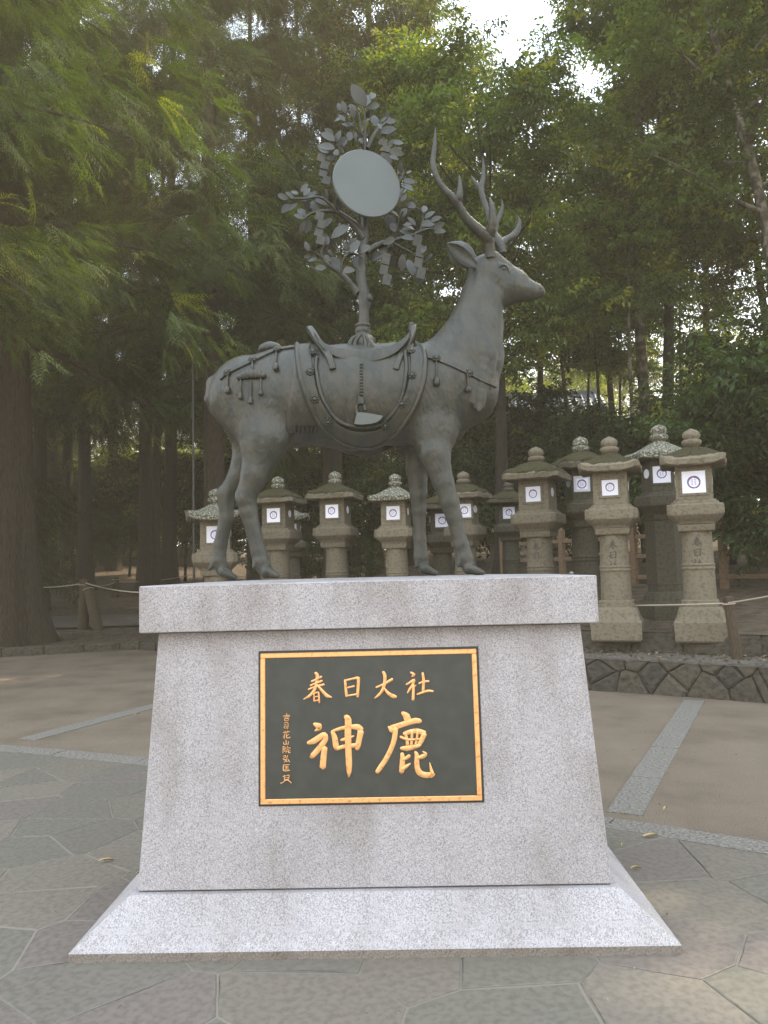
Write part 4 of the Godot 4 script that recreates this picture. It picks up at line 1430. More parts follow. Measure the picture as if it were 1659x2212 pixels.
	while yy < 0.45:
		var s := 0.1 + 0.2 * (row % 2)
		while s < length:
			sites.append(Vector2(s + r.randf_range(-0.16, 0.16), yy + r.randf_range(-0.09, 0.09)))
			s += r.randf_range(0.20, 0.56)
		yy += 0.17
		row += 1
	cells = voronoi(sites, PackedVector2Array([Vector2(0, -0.05), Vector2(length, -0.05), Vector2(length, 0.385), Vector2(0, 0.385)]), 1.6)
	var place := func(s: float, y: float, out: float) -> Vector3:
		var dg := deg0 + s / per
		var q := polar(dg, rim(dg) - out)
		return Vector3(q.x, y, q.y)
	for cell in cells:
		if cell.size() < 3: continue
		cell = shrunk(cell, r.randf_range(0.001, 0.004))
		if cell.size() < 3 or area(cell) < 0.003: continue
		part("rubble_stone", face_stone(cell, place, 0.03, -0.12, r), mats["wall_%d" % (r.randi() % 4)], wall)
	var backing := MB.new()
	for k in 61:
		var dg := lerpf(deg0, deg1, k / 60.0)
		for e in [[-0.02, 0.0], [0.36, 0.0], [0.365, 0.66], [0.63, 0.66]]:
			var q: Vector2 = polar(dg, rim(dg) + 0.008 + e[1])
			backing.vert(Vector3(q.x, e[0], q.y))
	for k in 60:
		for j in 3: backing.quad(k * 4 + j, k * 4 + 4 + j, k * 4 + 5 + j, k * 4 + 1 + j)
	part("joint_fill", backing, mats.gap, wall)
	var s0 := 0.0
	while s0 < length:
		var l := r.randf_range(0.55, 0.95)
		var cell := PackedVector2Array([Vector2(s0 + 0.004, 0.375), Vector2(s0 + l - 0.004, 0.375), Vector2(s0 + l - 0.004, 0.655 + r.randf_range(-0.012, 0.012)), Vector2(s0 + 0.004, 0.655 + r.randf_range(-0.012, 0.012))])
		var deep := func(s: float, y: float, out: float) -> Vector3:
			return place.call(s, y, out - 0.62)
		part("wall_block", face_stone(cell, deep, 0.018, -0.22, r), mats["wall_%d" % [0, 2, 1, 0][r.randi() % 4]], wall)
		s0 += l
	# gravel and leaves on the ledge
	g = MB.new()
	for k in 121:
		var dg := lerpf(deg0, deg1, k / 120.0)
		for j in 5:
			var e := lerpf(-0.03, 0.64, j / 4.0)
			var q := polar(dg, rim(dg) + e)
			g.vert(Vector3(q.x, 0.372 + 0.035 * j / 4.0 + 0.012 * nz.get_noise_2d(q.x * 30, q.y * 30) + (0.012 if j in [1, 2] else 0.0), q.y))
	for k in 120:
		for j in 4: g.quad(k * 5 + j, k * 5 + 5 + j, k * 5 + 6 + j, k * 5 + 1 + j)
	tag(part("gravel_ledge", g, mats.gravel, self), "", "", "", "structure")

	# kerb of rough stones on the left
	var kerb := thing("stone_kerb", "low kerb of rough squared stones edging the tree bed on the left", "kerb", Vector3.ZERO)
	var dg := -24.0
	while dg < 14.0:
		var l := r.randf_range(0.38, 0.70) / 25.5
		var place2 := func(s: float, y: float, out: float) -> Vector3:
			var b := dg + rad_to_deg(s / 25.5)
			var q := polar(b, rim(b) - out)
			return Vector3(q.x, y, q.y)
		var w := l * 25.5
		var hh := r.randf_range(0.13, 0.19)
		part("kerb_stone", face_stone(PackedVector2Array([Vector2(0.008, -0.03), Vector2(w - 0.008, -0.03), Vector2(w - 0.02, hh + r.randf_range(-0.02, 0.02)), Vector2(0.02, hh)]), place2, 0.03, -0.26, r), mats["wall_%d" % [1, 3, 1, 0][r.randi() % 4]], kerb)
		dg += rad_to_deg(l)

	# stone embankment far back on the left
	var bank := thing("far_embankment", "distant embankment of fitted stones between the trunks on the left", "stone wall", Vector3.ZERO)
	var pa := at(60, 1200, -43.0)
	var pb := at(420, 1190, -41.0)
	var dir := Vector2(pb.x - pa.x, pb.z - pa.z).normalized()
	var wl := Vector2(pb.x - pa.x, pb.z - pa.z).length()
	var far_place := func(s: float, y: float, out: float) -> Vector3:
		var q := Vector2(pa.x, pa.z) + dir * s + Vector2(-dir.y, dir.x) * out
		return Vector3(q.x, 1.55 + y, q.y)
	sites = PackedVector2Array()
	for k in 3:
		var s := 0.2 * k
		while s < wl:
			sites.append(Vector2(s + r.randf_range(-0.12, 0.12), 0.2 + 0.5 * k + r.randf_range(-0.1, 0.1)))
			s += r.randf_range(0.5, 0.75)
	cells = voronoi(sites, PackedVector2Array([Vector2(0, -0.3), Vector2(wl, -0.3), Vector2(wl, 1.5), Vector2(0, 1.5)]), 2.4)
	for cell in cells:
		cell = shrunk(cell, 0.02)
		if cell.size() < 3 or area(cell) < 0.01: continue
		part("embankment_stone", face_stone(cell, far_place, 0.06, -0.4, r), mats["wall_%d" % (r.randi() % 4)], bank)
	g = MB.new()
	var q0: Vector3 = far_place.call(0.0, 1.48, -0.1)
	var q1: Vector3 = far_place.call(wl, 1.48, -0.1)
	g.fquad(q0, q1, q1 + Vector3(0, 0.3, -8), q0 + Vector3(0, 0.3, -8))
	g.fquad(q0 + Vector3(0, -1.7, 0), q1 + Vector3(0, -1.7, 0), q1, q0)
	part("earth_fill", g, mats.soil, bank)
	for px in [[147, "leftmost white post standing on the distant embankment"], [206, "white post on the distant embankment between two dark trunks"], [268, "white post on the distant embankment right of the flared trunk"]]:
		var p := at(px[0], 1172, -42.2)
		var post := thing("white_post", px[1], "post", Vector3(p.x, 2.9, p.z), 0.0, "white posts on the far embankment")
		g = MB.new()
		g.tube(PackedVector3Array([Vector3(0, 0, 0), Vector3(0, 1.35, 0)]), PackedFloat64Array([0.07, 0.07]), 8)
		part("shaft", g, mats.white_paint, post)
		g = MB.new()
		g.column(Vector3(0, 1.35, 0), PackedFloat64Array([0.09, 0.0, 0.09, 0.05, 0.02, 0.09]), 8)
		part("post_cap", g, mats.white_paint, post)

	# fallen leaves lying about: uncountable in the beds, single ones on the paving
	var leaf := MB.new()
	leaf.vert(Vector3(-0.03, 0.0, 0)); leaf.vert(Vector3(0, 0.008, -0.012)); leaf.vert(Vector3(0.035, 0.004, 0)); leaf.vert(Vector3(0, 0.006, 0.013))
	leaf.quad(0, 3, 2, 1)
	var mm := MultiMesh.new()
	mm.transform_format = MultiMesh.TRANSFORM_3D
	mm.use_colors = true
	mm.mesh = leaf.mesh(mats.litter)
	mm.instance_count = 9000
	for k in 9000:
		var b := 0.0
		var e := 0.0
		var y := 0.0
		if k < 3200:
			b = r.randf_range(14.0, 43.0); e = r.randf_range(-0.01, 0.60); y = 0.385 + 0.045 * e + 0.012
		elif k < 5600:
			b = r.randf_range(-14.0, 9.0); e = r.randf_range(0.25, 3.6); y = land_at(b, e) + 0.015
		else:
			b = r.randf_range(-20.0, 42.0); e = r.randf_range(0.7, 12.0); y = land_at(b, e) + 0.02
		var p := polar(b, rim(b) + e)
		y += nz.get_noise_2d(p.x, p.y) * minf(0.10, 0.03 * maxf(e, 0.0)) if k >= 3200 else 0.0
		var sc := r.randf_range(0.35, 0.95)
		mm.set_instance_transform(k, Transform3D(Basis.from_euler(Vector3(r.randf_range(-0.6, 0.6), r.randf() * TAU, r.randf_range(-0.5, 0.5))).scaled(Vector3.ONE * sc), Vector3(p.x, y, p.y)))
		var t := r.randf()
		mm.set_instance_color(k, Color(0.24, 0.19, 0.13).lerp(Color(0.12, 0.085, 0.055), t) * r.randf_range(0.6, 1.25))
	var lit := MultiMeshInstance3D.new()
	lit.name = "leaf_litter"
	lit.multimesh = mm
	add_child(lit)
	tag(lit, "dry fallen leaves scattered over the beds and the ledge", "leaf litter", "", "stuff")
	var bit := MB.new()
	bit.ball(Vector3.ZERO, Vector3(0.004, 0.0025, 0.003), 6, 3)
	var grit := MultiMesh.new()
	grit.transform_format = MultiMesh.TRANSFORM_3D
	grit.use_colors = true
	grit.mesh = bit.mesh(mats.litter)
	grit.instance_count = 2600
	for k in 2600:
		var x := r.randf_range(-7.0, 5.0)
		var zz := r.randf_range(-13.0, -2.0)
		var in_ring := Vector2(x, zz).distance_to(RING_C) < RING_R
		var s := r.randf_range(0.4, 1.5)
		grit.set_instance_transform(k, Transform3D(Basis(Vector3.UP, r.randf() * TAU).scaled(Vector3(s, s, s)), Vector3(x, 0.012 if in_ring else 0.0, zz)))
		grit.set_instance_color(k, Color(0.34, 0.29, 0.22).lerp(Color(0.09, 0.07, 0.05), r.randf()))
	var grit_o := MultiMeshInstance3D.new()
	grit_o.name = "grit"
	grit_o.multimesh = grit
	add_child(grit_o)
	tag(grit_o, "loose grit and crumbs scattered over the paving", "grit", "", "stuff")
	var fallen := [[229, 1859, "pale fallen leaf lying on the paving left of the pedestal", 0.075, 0.15], [1405, 1806, "brown curled leaf beside the right granite band", 0.085, 0.1], [1344, 1826, "small yellow leaf near the pedestal's right rear corner", 0.035, 1.1], [1374, 1876, "thin pale leaf on the flagstones right of the pedestal", 0.05, -0.1], [300, 1887, "small pale leaf tucked against the pedestal's left foot", 0.03, 0.6], [296, 1543, "reddish leaf lying on the left granite strip", 0.07, 0.3], [1437, 1747, "dark curled leaf on the right granite strip", 0.05, 0.8]]
	for f in fallen:
		var p := ground_at(f[0], f[1], 0.018)
		var mb := MB.new()
		var L: float = f[3]
		for k in 6:
			var u := k / 5.0
			var w: float = L * 0.17 * sin(PI * clampf(u, 0.04, 0.96))
			mb.vert(Vector3((u - 0.5) * L, 0.010 * sin(u * PI) + 0.012 * absf(u - 0.5), -w))
			mb.vert(Vector3((u - 0.5) * L, 0.004 * sin(u * PI), 0))
			mb.vert(Vector3((u - 0.5) * L, 0.010 * sin(u * PI) + 0.008 * u, w))
		for k in 5:
			for j in 2: mb.quad(k * 3 + j, k * 3 + j + 1, k * 3 + j + 4, k * 3 + j + 3)
		var o := part(numbered("fallen_leaf"), mb, mats.dry_leaf, self)
		o.position = p
		o.rotation.y = f[4]
		tag(o, f[2], "leaf", "fallen leaves on the paving")

# a wall stone seen from its face: proud in the middle, edges falling back
func face_stone(poly: PackedVector2Array, place: Callable, proud: float, back: float, r: RandomNumberGenerator) -> MB:
	var mb := MB.new()
	var c := Vector2.ZERO
	for p in poly: c += p / poly.size()
	var turn := 0.0
	for k in poly.size(): turn += poly[k].cross(poly[(k + 1) % poly.size()])
	var pts := PackedVector2Array()
	for k in poly.size():
		pts.append(poly[k])
		var b := poly[(k + 1) % poly.size()]
		if poly[k].distance_to(b) > 0.10:
			pts.append(poly[k].lerp(b, 0.5) + Vector2(r.randf_range(-0.008, 0.008), r.randf_range(-0.006, 0.006)))
	if turn < 0: pts.reverse()
	var rings := []
	for e in [[back, 0.0], [0.0, 0.0], [proud * 0.55, 0.07], [proud, 0.30]]:
		var ring := PackedVector3Array()
		for p in pts:
			var q: Vector2 = p.lerp(c, e[1])
			ring.append(place.call(q.x, q.y, e[0] + (r.randf_range(-0.22, 0.22) * proud if e[1] > 0.0 else 0.0)))
		rings.append(ring)
	mb.loft(rings, false, false, true)
	return mb

# ---------------------------------------------------------------- stone lanterns
func gon(a: float, n: int) -> float:                    # radius of a many-sided plan with unit half-width at that angle
	var w := TAU / n
	var m := fposmod(a + w * 0.5, w) - w * 0.5
	return 1.0 / cos(m)

func gon_ring(n: int, half: float, y: float, segs: int, rough := 0.0, r: RandomNumberGenerator = null, lift := 0.0) -> PackedVector3Array:
	var o := PackedVector3Array()
	for k in segs:
		var a := TAU * (k + 0.5) / segs - PI * 0.5
		var g := gon(a + PI * 0.5, n)
		var top := 1.0 / cos(PI / n)
		var cor := pow((g - 1.0) / (top - 1.0), 3.0)
		var rr := half * g
		if r: rr *= 1.0 + r.randf_range(-rough, rough)
		o.append(Vector3(cos(a) * rr, y + lift * cor + (r.randf_range(-rough, rough) * 0.12 if r else 0.0), -sin(a) * rr))
	return o

func prism(n: int, half0: float, y0: float, half1: float, y1: float, ease := 0.012) -> MB:
	var mb := MB.new()
	var turn := PI / n - PI * 0.5 + (0.0 if n == 6 else 0.0)
	var k := 1.0 / cos(PI / n)
	var rings := []
	for e in [[half0 - ease * 0.7, y0], [half0, y0 + ease], [half1, y1 - ease], [half1 - ease * 0.7, y1]]:
		rings.append(mb.ring(Vector3(0, e[1], 0), e[0] * k, n, turn))
	mb.loft(rings, false)
	return mb

func window(parent: Node, n: int, side: int, half: float, y: float, w: float, round: bool, crest: bool) -> void:
	var a := TAU * side / n
	var b := Basis(Vector3.UP, a)
	var face := b * Vector3(0, y, half)
	var x := Transform3D(b, face)
	var mb := MB.new()
	if round:
		var rings := []
		for e in [[0.0, -0.004], [1.0, -0.004], [1.0, 0.003], [0.9, 0.005]]:
			var ring := PackedVector3Array()
			for k in 20:
				var t := TAU * k / 20
				ring.append(x * Vector3(cos(t) * w * maxf(e[0], 0.01), sin(t) * w * maxf(e[0], 0.01), e[1]))
			rings.append(ring)
		mb.loft(rings, false)
		part("paper_window", mb, mats[parent.get_meta("paper")], parent)
		return
	# stone frame proud of the wall, paper set into it
	for s in [-1.0, 1.0]:
		mb.box(x * Transform3D(Basis.IDENTITY, Vector3(0, s * (w + 0.016), 0.002)), Vector3(w * 2 + 0.064, 0.032, 0.02), 0.004)
		mb.box(x * Transform3D(Basis.IDENTITY, Vector3(s * (w + 0.016), 0, 0.0025)), Vector3(0.032, w * 2 - 0.001, 0.02), 0.004)
	var fr := part("window_frame", mb, parent.get_meta("stone"), parent)
	mb = MB.new()
	mb.box(x * Transform3D(Basis.IDENTITY, Vector3(0, 0, 0.001)), Vector3(w * 2 - 0.002, w * 2 - 0.002, 0.008), 0.001)
	var pw := part("paper_window", mb, mats[parent.get_meta("paper")], parent)
	var pr := RandomNumberGenerator.new()
	pr.seed = int(parent.position.x * 977)
	if pr.randf() < 0.6:
		var sheet := MB.new()
		sheet.box(x * Transform3D(Basis(Vector3(0, 0, 1), pr.randf_range(-0.03, 0.03)), Vector3(pr.randf_range(-0.06, 0.06) * w, pr.randf_range(-0.08, 0.12) * w, 0.0045)), Vector3(w * 1.36, w * 1.36, 0.0015), 0.0004)
		part("pasted_sheet", sheet, mats.paper_0, pw)
	x = x * Transform3D(Basis(Vector3(0, 0, 1), pr.randf_range(-0.05, 0.05)), Vector3(pr.randf_range(-0.04, 0.04) * w, pr.randf_range(-0.05, 0.1) * w, 0.001))
	if not crest: return
	mb = MB.new()
	var ring_pts := PackedVector3Array()
	var rad := PackedFloat64Array()
	for k in 33:
		var t := TAU * k / 32
		ring_pts.append(x * Vector3(cos(t) * w * 0.50, sin(t) * w * 0.50, 0.005))
		rad.append(w * (0.062 + 0.035 * maxf(0.0, sin(t))))
	mb.tube(ring_pts, rad, 6, 0.15, b * Vector3(1, 0.2, 0))
	part("crest", mb, mats.crest_ink, pw)
	mb = MB.new()
	for c in [-0.14, 0.12]:
		for k in 4:
			mb.box(x * Transform3D(Basis.IDENTITY, Vector3(w * c, w * (0.24 - 0.15 * k), 0.0056)), Vector3(w * 0.15, w * 0.045, 0.002), 0.0004)
		mb.box(x * Transform3D(Basis.IDENTITY, Vector3(w * c, w * 0.02, 0.0058)), Vector3(w * 0.035, w * 0.56, 0.002), 0.0004)
	part("small_print", mb, mats.crest_faint, pw)

func lantern(label: String, px: float, top_y: float, z: float, o: Dictionary) -> Node3D:
	var tip := at(px, top_y, z)
	var gy := land(tip.x, z) - 0.01
	var k: float = (tip.y - gy) / 2.52
	if o.has("k"):
		k = o.k
		gy = tip.y - 2.52 * k
	var n: int = o.get("sides", 4)
	var stone: Material = mats["stone_%d" % o.get("tone", 0)]
	var t := thing("stone_lantern", label, "stone lantern", Vector3(tip.x, gy, z), o.get("turn", 0.0), "stone lanterns behind the statue")
	t.set_meta("stone", stone)
	t.set_meta("paper", "paper_%d" % (int(px) * 7 % 3 if int(px) != 1492 else 0))
	var r := RandomNumberGenerator.new()
	r.seed = int(px * 7)
	var wide: float = o.get("roof", 1.0)
	# foot
	part("foot_slab", prism(n, 0.30 * k, -0.10, 0.31 * k, 0.155 * k, 0.02), stone, t)
	var mb := MB.new()
	var prof := PackedFloat64Array([0.30, 0.155, 0.29, 0.17, 0.275, 0.20, 0.262, 0.255, 0.245, 0.30, 0.236, 0.315, 0.21, 0.318, 0.212, 0.395, 0.196, 0.405])
	for j in prof.size(): prof[j] *= k
	var foot_rings := []
	for j in range(0, prof.size(), 2): foot_rings.append(gon_ring(n, prof[j], prof[j + 1], 32 if n == 4 else 36, 0.006, r))
	mb.loft(foot_rings, false)
	part("foot", mb, stone, t)
	# pillar with a moulded belt
	mb = MB.new()
	prof = PackedFloat64Array([0.188, 0.40, 0.192, 0.42, 0.186, 0.75, 0.184, 0.765, 0.196, 0.775, 0.197, 0.792, 0.186, 0.80, 0.186, 0.812, 0.197, 0.82, 0.196, 0.838, 0.183, 0.848, 0.180, 0.95, 0.174, 1.235])
	for j in prof.size(): prof[j] *= k
	if o.get("pillar", 0) == 6:
		part("pillar", prism(6, 0.21 * k, 0.40 * k, 0.20 * k, 1.235 * k), stone, t)
	else:
		mb.column(Vector3.ZERO, prof, 32)
		part("pillar", mb, stone, t)
	if o.has("carved"):
		mb = MB.new()
		var y := 1.17 * k
		var radius := 0.176 * k
		var hgt: float = o.get("glyph", 0.12) * k
		for e in o.carved:
			var box: Rect2 = e[1]
			var place := func(gx: float, gyy: float) -> Vector3:
				var u := ((gx - box.position.x) / box.size.x - 0.5) * hgt * 1.05
				var v := y - (gyy - box.position.y) / box.size.y * hgt
				var an := u / radius
				return Vector3(sin(an), 0, cos(an)) * (radius + (1.2 - v / k) * 0.02 * k) + Vector3(0, v, 0)
			for s in e[0].split("|"): brush(mb, s, place, 0.002, Vector3(0, 0, 1), 1.15)
			y -= hgt * 1.12
		part("inscription", mb, mats.carved, t)
	# collar and platform
	part("collar", prism(n, 0.205 * k, 1.235 * k, 0.214 * k, 1.325 * k), stone, t)
	mb = MB.new()
	var rings := []
	var segs := 32 if n == 4 else 36
	for e in [[0.225, 1.325], [0.235, 1.345], [0.285, 1.39], [0.318, 1.425], [0.322, 1.44], [0.322, 1.545], [0.312, 1.56], [0.272, 1.563], [0.266, 1.59], [0.245, 1.592], [0.24, 1.615], [0.2, 1.618]]:
		rings.append(gon_ring(n, e[0] * k, e[1] * k, segs, 0.008, r))
	mb.loft(rings, false)
	part("platform", mb, stone, t)
	# fire box
	var hb := 0.212 * k
	part("fire_box", prism(n, hb, 1.61 * k, hb * 0.985, 2.05 * k), stone, t)
	if o.get("window", true):
		window(t, n, 0, hb, 1.83 * k, o.get("pane", 0.125) * k, false, true)
		window(t, n, 1, hb, 1.86 * k, 0.062 * k, true, false)
		window(t, n, n - 1, hb, 1.86 * k, 0.062 * k, true, false)
	# roof
	mb = MB.new()
	rings = []
	var style: String = o.get("style", "swept")
	var up: float = {"swept": 0.075, "mossy": 0.02, "curled": 0.12}[style]
	segs = 48
	for e in [[0.20, 2.035, 0.0], [0.30, 2.03, 0.2], [0.375, 2.025, 0.8], [0.398, 2.04, 1.0], [0.40, 2.10, 1.1], [0.365, 2.125, 0.8], [0.29, 2.15, 0.35], [0.21, 2.195, 0.1], [0.14, 2.245, 0.0], [0.10, 2.262, 0.0], [0.095, 2.275, 0.0]]:
		rings.append(gon_ring(n, e[0] * k * wide, e[1] * k, segs, 0.03, r, up * e[2] * k))
	mb.loft(rings, false)
	part("roof", mb, mats.stone_lichen if o.get("lichen", false) else stone, t)
	if o.get("moss", true):
		mb = MB.new()
		rings = []
		var tall: float = 0.055 if style == "mossy" else 0.022
		for e in [[0.385, 2.075, 0.9], [0.392, 2.108, 1.0], [0.35, 2.145, 0.75], [0.28, 2.175, 0.35], [0.20, 2.22, 0.1], [0.135, 2.255, 0.0], [0.105, 2.268, 0.0]]:
			rings.append(gon_ring(n, e[0] * k * wide * o.get("moss_in", 0.97), (e[1] + tall * 0.5) * k, segs, 0.085, r, up * e[2] * k * 0.9))
		mb.loft(rings, true)
		part("moss", mb, mats.moss, t)
	# finial: ring, lotus and bud
	mb = MB.new()
	prof = PackedFloat64Array([0.085, 2.26, 0.082, 2.285, 0.072, 2.295, 0.104, 2.31, 0.118, 2.335, 0.118, 2.36, 0.108, 2.372, 0.085, 2.376, 0.088, 2.385, 0.106, 2.41, 0.108, 2.435, 0.10, 2.462, 0.076, 2.488, 0.045, 2.503, 0.018, 2.513, 0.004, 2.522])
	for j in prof.size(): prof[j] *= k
	mb.column(Vector3.ZERO, prof, 24)
	part("finial", mb, mats.stone_lichen if o.get("lichen", false) or o.get("pale_top", false) else stone, t)
	return t

func make_lanterns() -> void:
	var spring := [GLYPH_SPRING, Rect2(280, 110, 290, 310)]
	var sun := [GLYPH_SUN, Rect2(640, 130, 240, 270)]
	var shrine := [GLYPH_SHRINE, Rect2(1270, 100, 290, 300)]
	lantern("tall stone lantern at far right with upturned mossy roof beside the roped post", 1492, 926, -9.55, {"tone": 0, "style": "swept", "pane": 0.135, "carved": [spring, sun, shrine], "turn": -0.36, "moss_in": 0.90, "roof": 0.94})
	lantern("stone lantern with carved pillar just right of the pedestal's top corner", 1315, 943, -9.95, {"tone": 0, "style": "swept", "pane": 0.10, "carved": [spring, sun, shrine], "turn": -0.34, "roof": 0.95, "lichen": false, "moss_in": 0.9, "pale_top": false})
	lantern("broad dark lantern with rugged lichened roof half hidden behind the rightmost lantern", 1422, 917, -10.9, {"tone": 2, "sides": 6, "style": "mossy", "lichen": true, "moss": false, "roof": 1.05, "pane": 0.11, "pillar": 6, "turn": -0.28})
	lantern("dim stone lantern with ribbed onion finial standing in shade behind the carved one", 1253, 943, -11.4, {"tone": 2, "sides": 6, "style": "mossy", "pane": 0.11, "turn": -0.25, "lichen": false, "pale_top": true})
	lantern("stone lantern with thick flared moss roof right of the deer's front hooves", 1157, 965, -11.0, {"tone": 1, "sides": 4, "style": "mossy", "roof": 1.0, "pane": 0.105, "turn": -0.46, "carved": [spring, sun], "glyph": 0.12})
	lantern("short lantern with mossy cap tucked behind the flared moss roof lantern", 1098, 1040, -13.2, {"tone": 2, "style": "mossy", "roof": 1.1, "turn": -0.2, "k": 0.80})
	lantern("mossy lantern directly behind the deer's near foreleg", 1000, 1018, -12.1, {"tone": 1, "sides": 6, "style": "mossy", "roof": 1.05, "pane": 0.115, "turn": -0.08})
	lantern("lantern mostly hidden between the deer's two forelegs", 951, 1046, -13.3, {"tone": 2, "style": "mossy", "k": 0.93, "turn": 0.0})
	lantern("lantern with pale lichen roof left of the deer's far foreleg", 853, 1023, -12.6, {"tone": 0, "style": "mossy", "lichen": true, "moss": false, "roof": 1.0, "pane": 0.115, "turn": -0.22})
	lantern("mossy lantern framed under the middle of the deer's belly", 723, 1018, -13.0, {"tone": 1, "style": "mossy", "roof": 1.0, "pane": 0.11, "turn": -0.2, "pale_top": true})
	lantern("mossy lantern just right of the deer's hind legs", 600, 1029, -13.2, {"tone": 1, "style": "mossy", "roof": 1.0, "pane": 0.12, "turn": -0.24, "pale_top": true})
	lantern("small lantern with white upturned eave peeping out behind the hind leg lantern", 628, 1078, -14.6, {"tone": 1, "style": "curled", "lichen": true, "moss": false, "k": 0.86, "turn": 0.1})
	lantern("lantern with white curled roof corners at far left behind the hind legs", 466, 1055, -13.5, {"tone": 0, "style": "curled", "lichen": true, "moss": false, "pane": 0.12, "turn": 0.16})
	# far ones in the wood
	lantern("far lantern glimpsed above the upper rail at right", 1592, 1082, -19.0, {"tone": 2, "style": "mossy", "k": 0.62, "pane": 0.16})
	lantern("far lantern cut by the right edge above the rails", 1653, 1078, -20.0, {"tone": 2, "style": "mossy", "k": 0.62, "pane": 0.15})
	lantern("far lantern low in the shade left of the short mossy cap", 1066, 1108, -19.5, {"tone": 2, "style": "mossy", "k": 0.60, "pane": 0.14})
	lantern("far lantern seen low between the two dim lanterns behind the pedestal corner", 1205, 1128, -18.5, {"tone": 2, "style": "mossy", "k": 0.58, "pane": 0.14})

# ---------------------------------------------------------------- posts, ropes, rails
func rope(label: String, pts: PackedVector3Array, sag: float, rad := 0.009) -> void:
	var mb := MB.new()
	var o := PackedVector3Array()
	for k in pts.size() - 1:
		for s in 8:
			var t := s / 8.0
			o.append(pts[k].lerp(pts[k + 1], t) - Vector3(0, sag * 4.0 * t * (1 - t), 0))
	o.append(pts[-1])
	var rr := PackedFloat64Array()
	for p in o: rr.append(rad)
	mb.tube(o, rr, 6)
	var m := part(numbered("rope"), mb, mats.rope, self)
	tag(m, label, "rope", "barrier ropes")

func wood_post(label: String, foot: Vector3, head: Vector3, rad: float, group := "wooden rope posts") -> void:
	var t := thing("wooden_post", label, "post", foot, 0.0, group)
	var mb := MB.new()
	var up := head - foot
	var e := up.normalized()
	mb.tube(PackedVector3Array([-e * 0.1, up * 0.5, up - e * 0.02, up]), PackedFloat64Array([rad * 1.06, rad, rad * 0.97, rad * 0.8]), 12)
	part("shaft", mb, mats.post_wood, t)
	mb = MB.new()
	var s := up.cross(Vector3(0, 0, 1)).normalized()
	var ringp := PackedVector3Array()
	var rr := PackedFloat64Array()
	for k in 13:
		var a := TAU * k / 12
		ringp.append(up * 0.88 + s * cos(a) * rad * 1.08 + s.cross(e) * sin(a) * rad * 1.08)
		rr.append(0.010)
	mb.tube(ringp, rr, 5)
	part("rope_loop", mb, mats.rope, t)

func make_fences() -> void:
	# right: a round post on the ledge with a rope
	var f := ground_at(1593, 1424, 0.40)
	var h := at(1572, 1288, f.z)
	wood_post("round wooden rope post on the gravel ledge at far right", f, h, 0.058)
	var hang := at(1568, 1303, f.z)
	var left := at(1290, 1305, -10.3)
	rope("pale rope running from the right post behind the pedestal's corner", PackedVector3Array([left + (left - hang) * 0.4, hang]), 0.02)
	var right := at(1659, 1284, -8.2)
	rope("pale rope rising from the right post out of the picture", PackedVector3Array([hang, hang + (right - hang) * 2.2]), 0.02)
	# left: post with a leaning stay
	var z := -19.2
	var p := at(180, 1353, z)
	p.y = land(p.x, p.z)
	wood_post("upright wooden rope post in the bed right of the huge trunk", p, at(183, 1250, z), 0.125)
	var q := at(212, 1364, z + 0.3)
	q.y = land(q.x, q.z)
	wood_post("leaning wooden stay propping the left rope post", q, at(188, 1262, z), 0.125, "")
	var p2 := at(250, 1312, -27.5)
	p2.y = land(p2.x, p2.z)
	wood_post("short wooden rope post farther back near the pedestal's left edge", p2, at(250, 1247, -27.5), 0.115)
	rope("rope from the left post towards the pedestal", PackedVector3Array([at(184, 1259, z), at(184, 1259, z).lerp(at(300, 1276, -14.5), 1.2)]), 0.06, 0.014)
	rope("rope from the left post back to the wood on the right", PackedVector3Array([at(184, 1259, z), at(250, 1257, -27.5), at(420, 1240, -30)]), 0.10, 0.014)
	rope("rope from the left post running left behind the huge trunk", PackedVector3Array([at(184, 1259, z), at(20, 1262, -21)]), 0.10, 0.014)
	# timber rail fence behind the right lanterns
	var fence := thing("rail_fence", "brown timber fence of square posts and three rails behind the right lanterns", "fence", Vector3.ZERO)
	var a := at(1374, 1290, -14.3)
	var b := at(1660, 1290, -12.2)
	var dirv := Vector3(b.x - a.x, 0, b.z - a.z)
	var span := dirv.length()
	dirv /= span
	a -= dirv * 3.6
	var turn := atan2(-dirv.z, dirv.x)
	var base := 1.16
	for k in 5:
		var pos := a + dirv * 1.8 * k
		var mb := MB.new()
		mb.box(Transform3D(Basis(Vector3.UP, turn), Vector3(pos.x, base + 0.47, pos.z)), Vector3(0.11, 1.20, 0.11), 0.008)
		mb.column(Vector3(pos.x, base + 1.07, pos.z), PackedFloat64Array([0.076, 0.0, 0.004, 0.05]), 4, turn + PI / 4, false)
		part("fence_post", mb, mats.timber, fence)
		for e in [0.10, 0.48, 0.84]:
			mb = MB.new()
			var mid := pos + dirv * 0.9
			mb.box(Transform3D(Basis(Vector3.UP, turn), Vector3(mid.x, base + e, mid.z)), Vector3(1.695, 0.075, 0.05), 0.006)
			part("rail", mb, mats.timber, fence)
	# thin metal pole left of the deer
	var pole := at(419, 1245, -16.5)
	var t := thing("metal_pole", "thin dark metal pole standing left of the white-roofed lantern", "pole", Vector3(pole.x, land(pole.x, pole.z), pole.z))
	var mb2 := MB.new()
	mb2.tube(PackedVector3Array([Vector3(0, -0.1, 0), Vector3(0, 3.0, 0), Vector3(0, 6.2, 0)]), PackedFloat64Array([0.028, 0.026, 0.022]), 8)
	part("shaft", mb2, mats.pole_metal, t)
	mb2 = MB.new()
	mb2.column(Vector3.ZERO, PackedFloat64Array([0.07, 0.0, 0.07, 0.03, 0.035, 0.06]), 10)
	part("base_flange", mb2, mats.pole_metal, t)

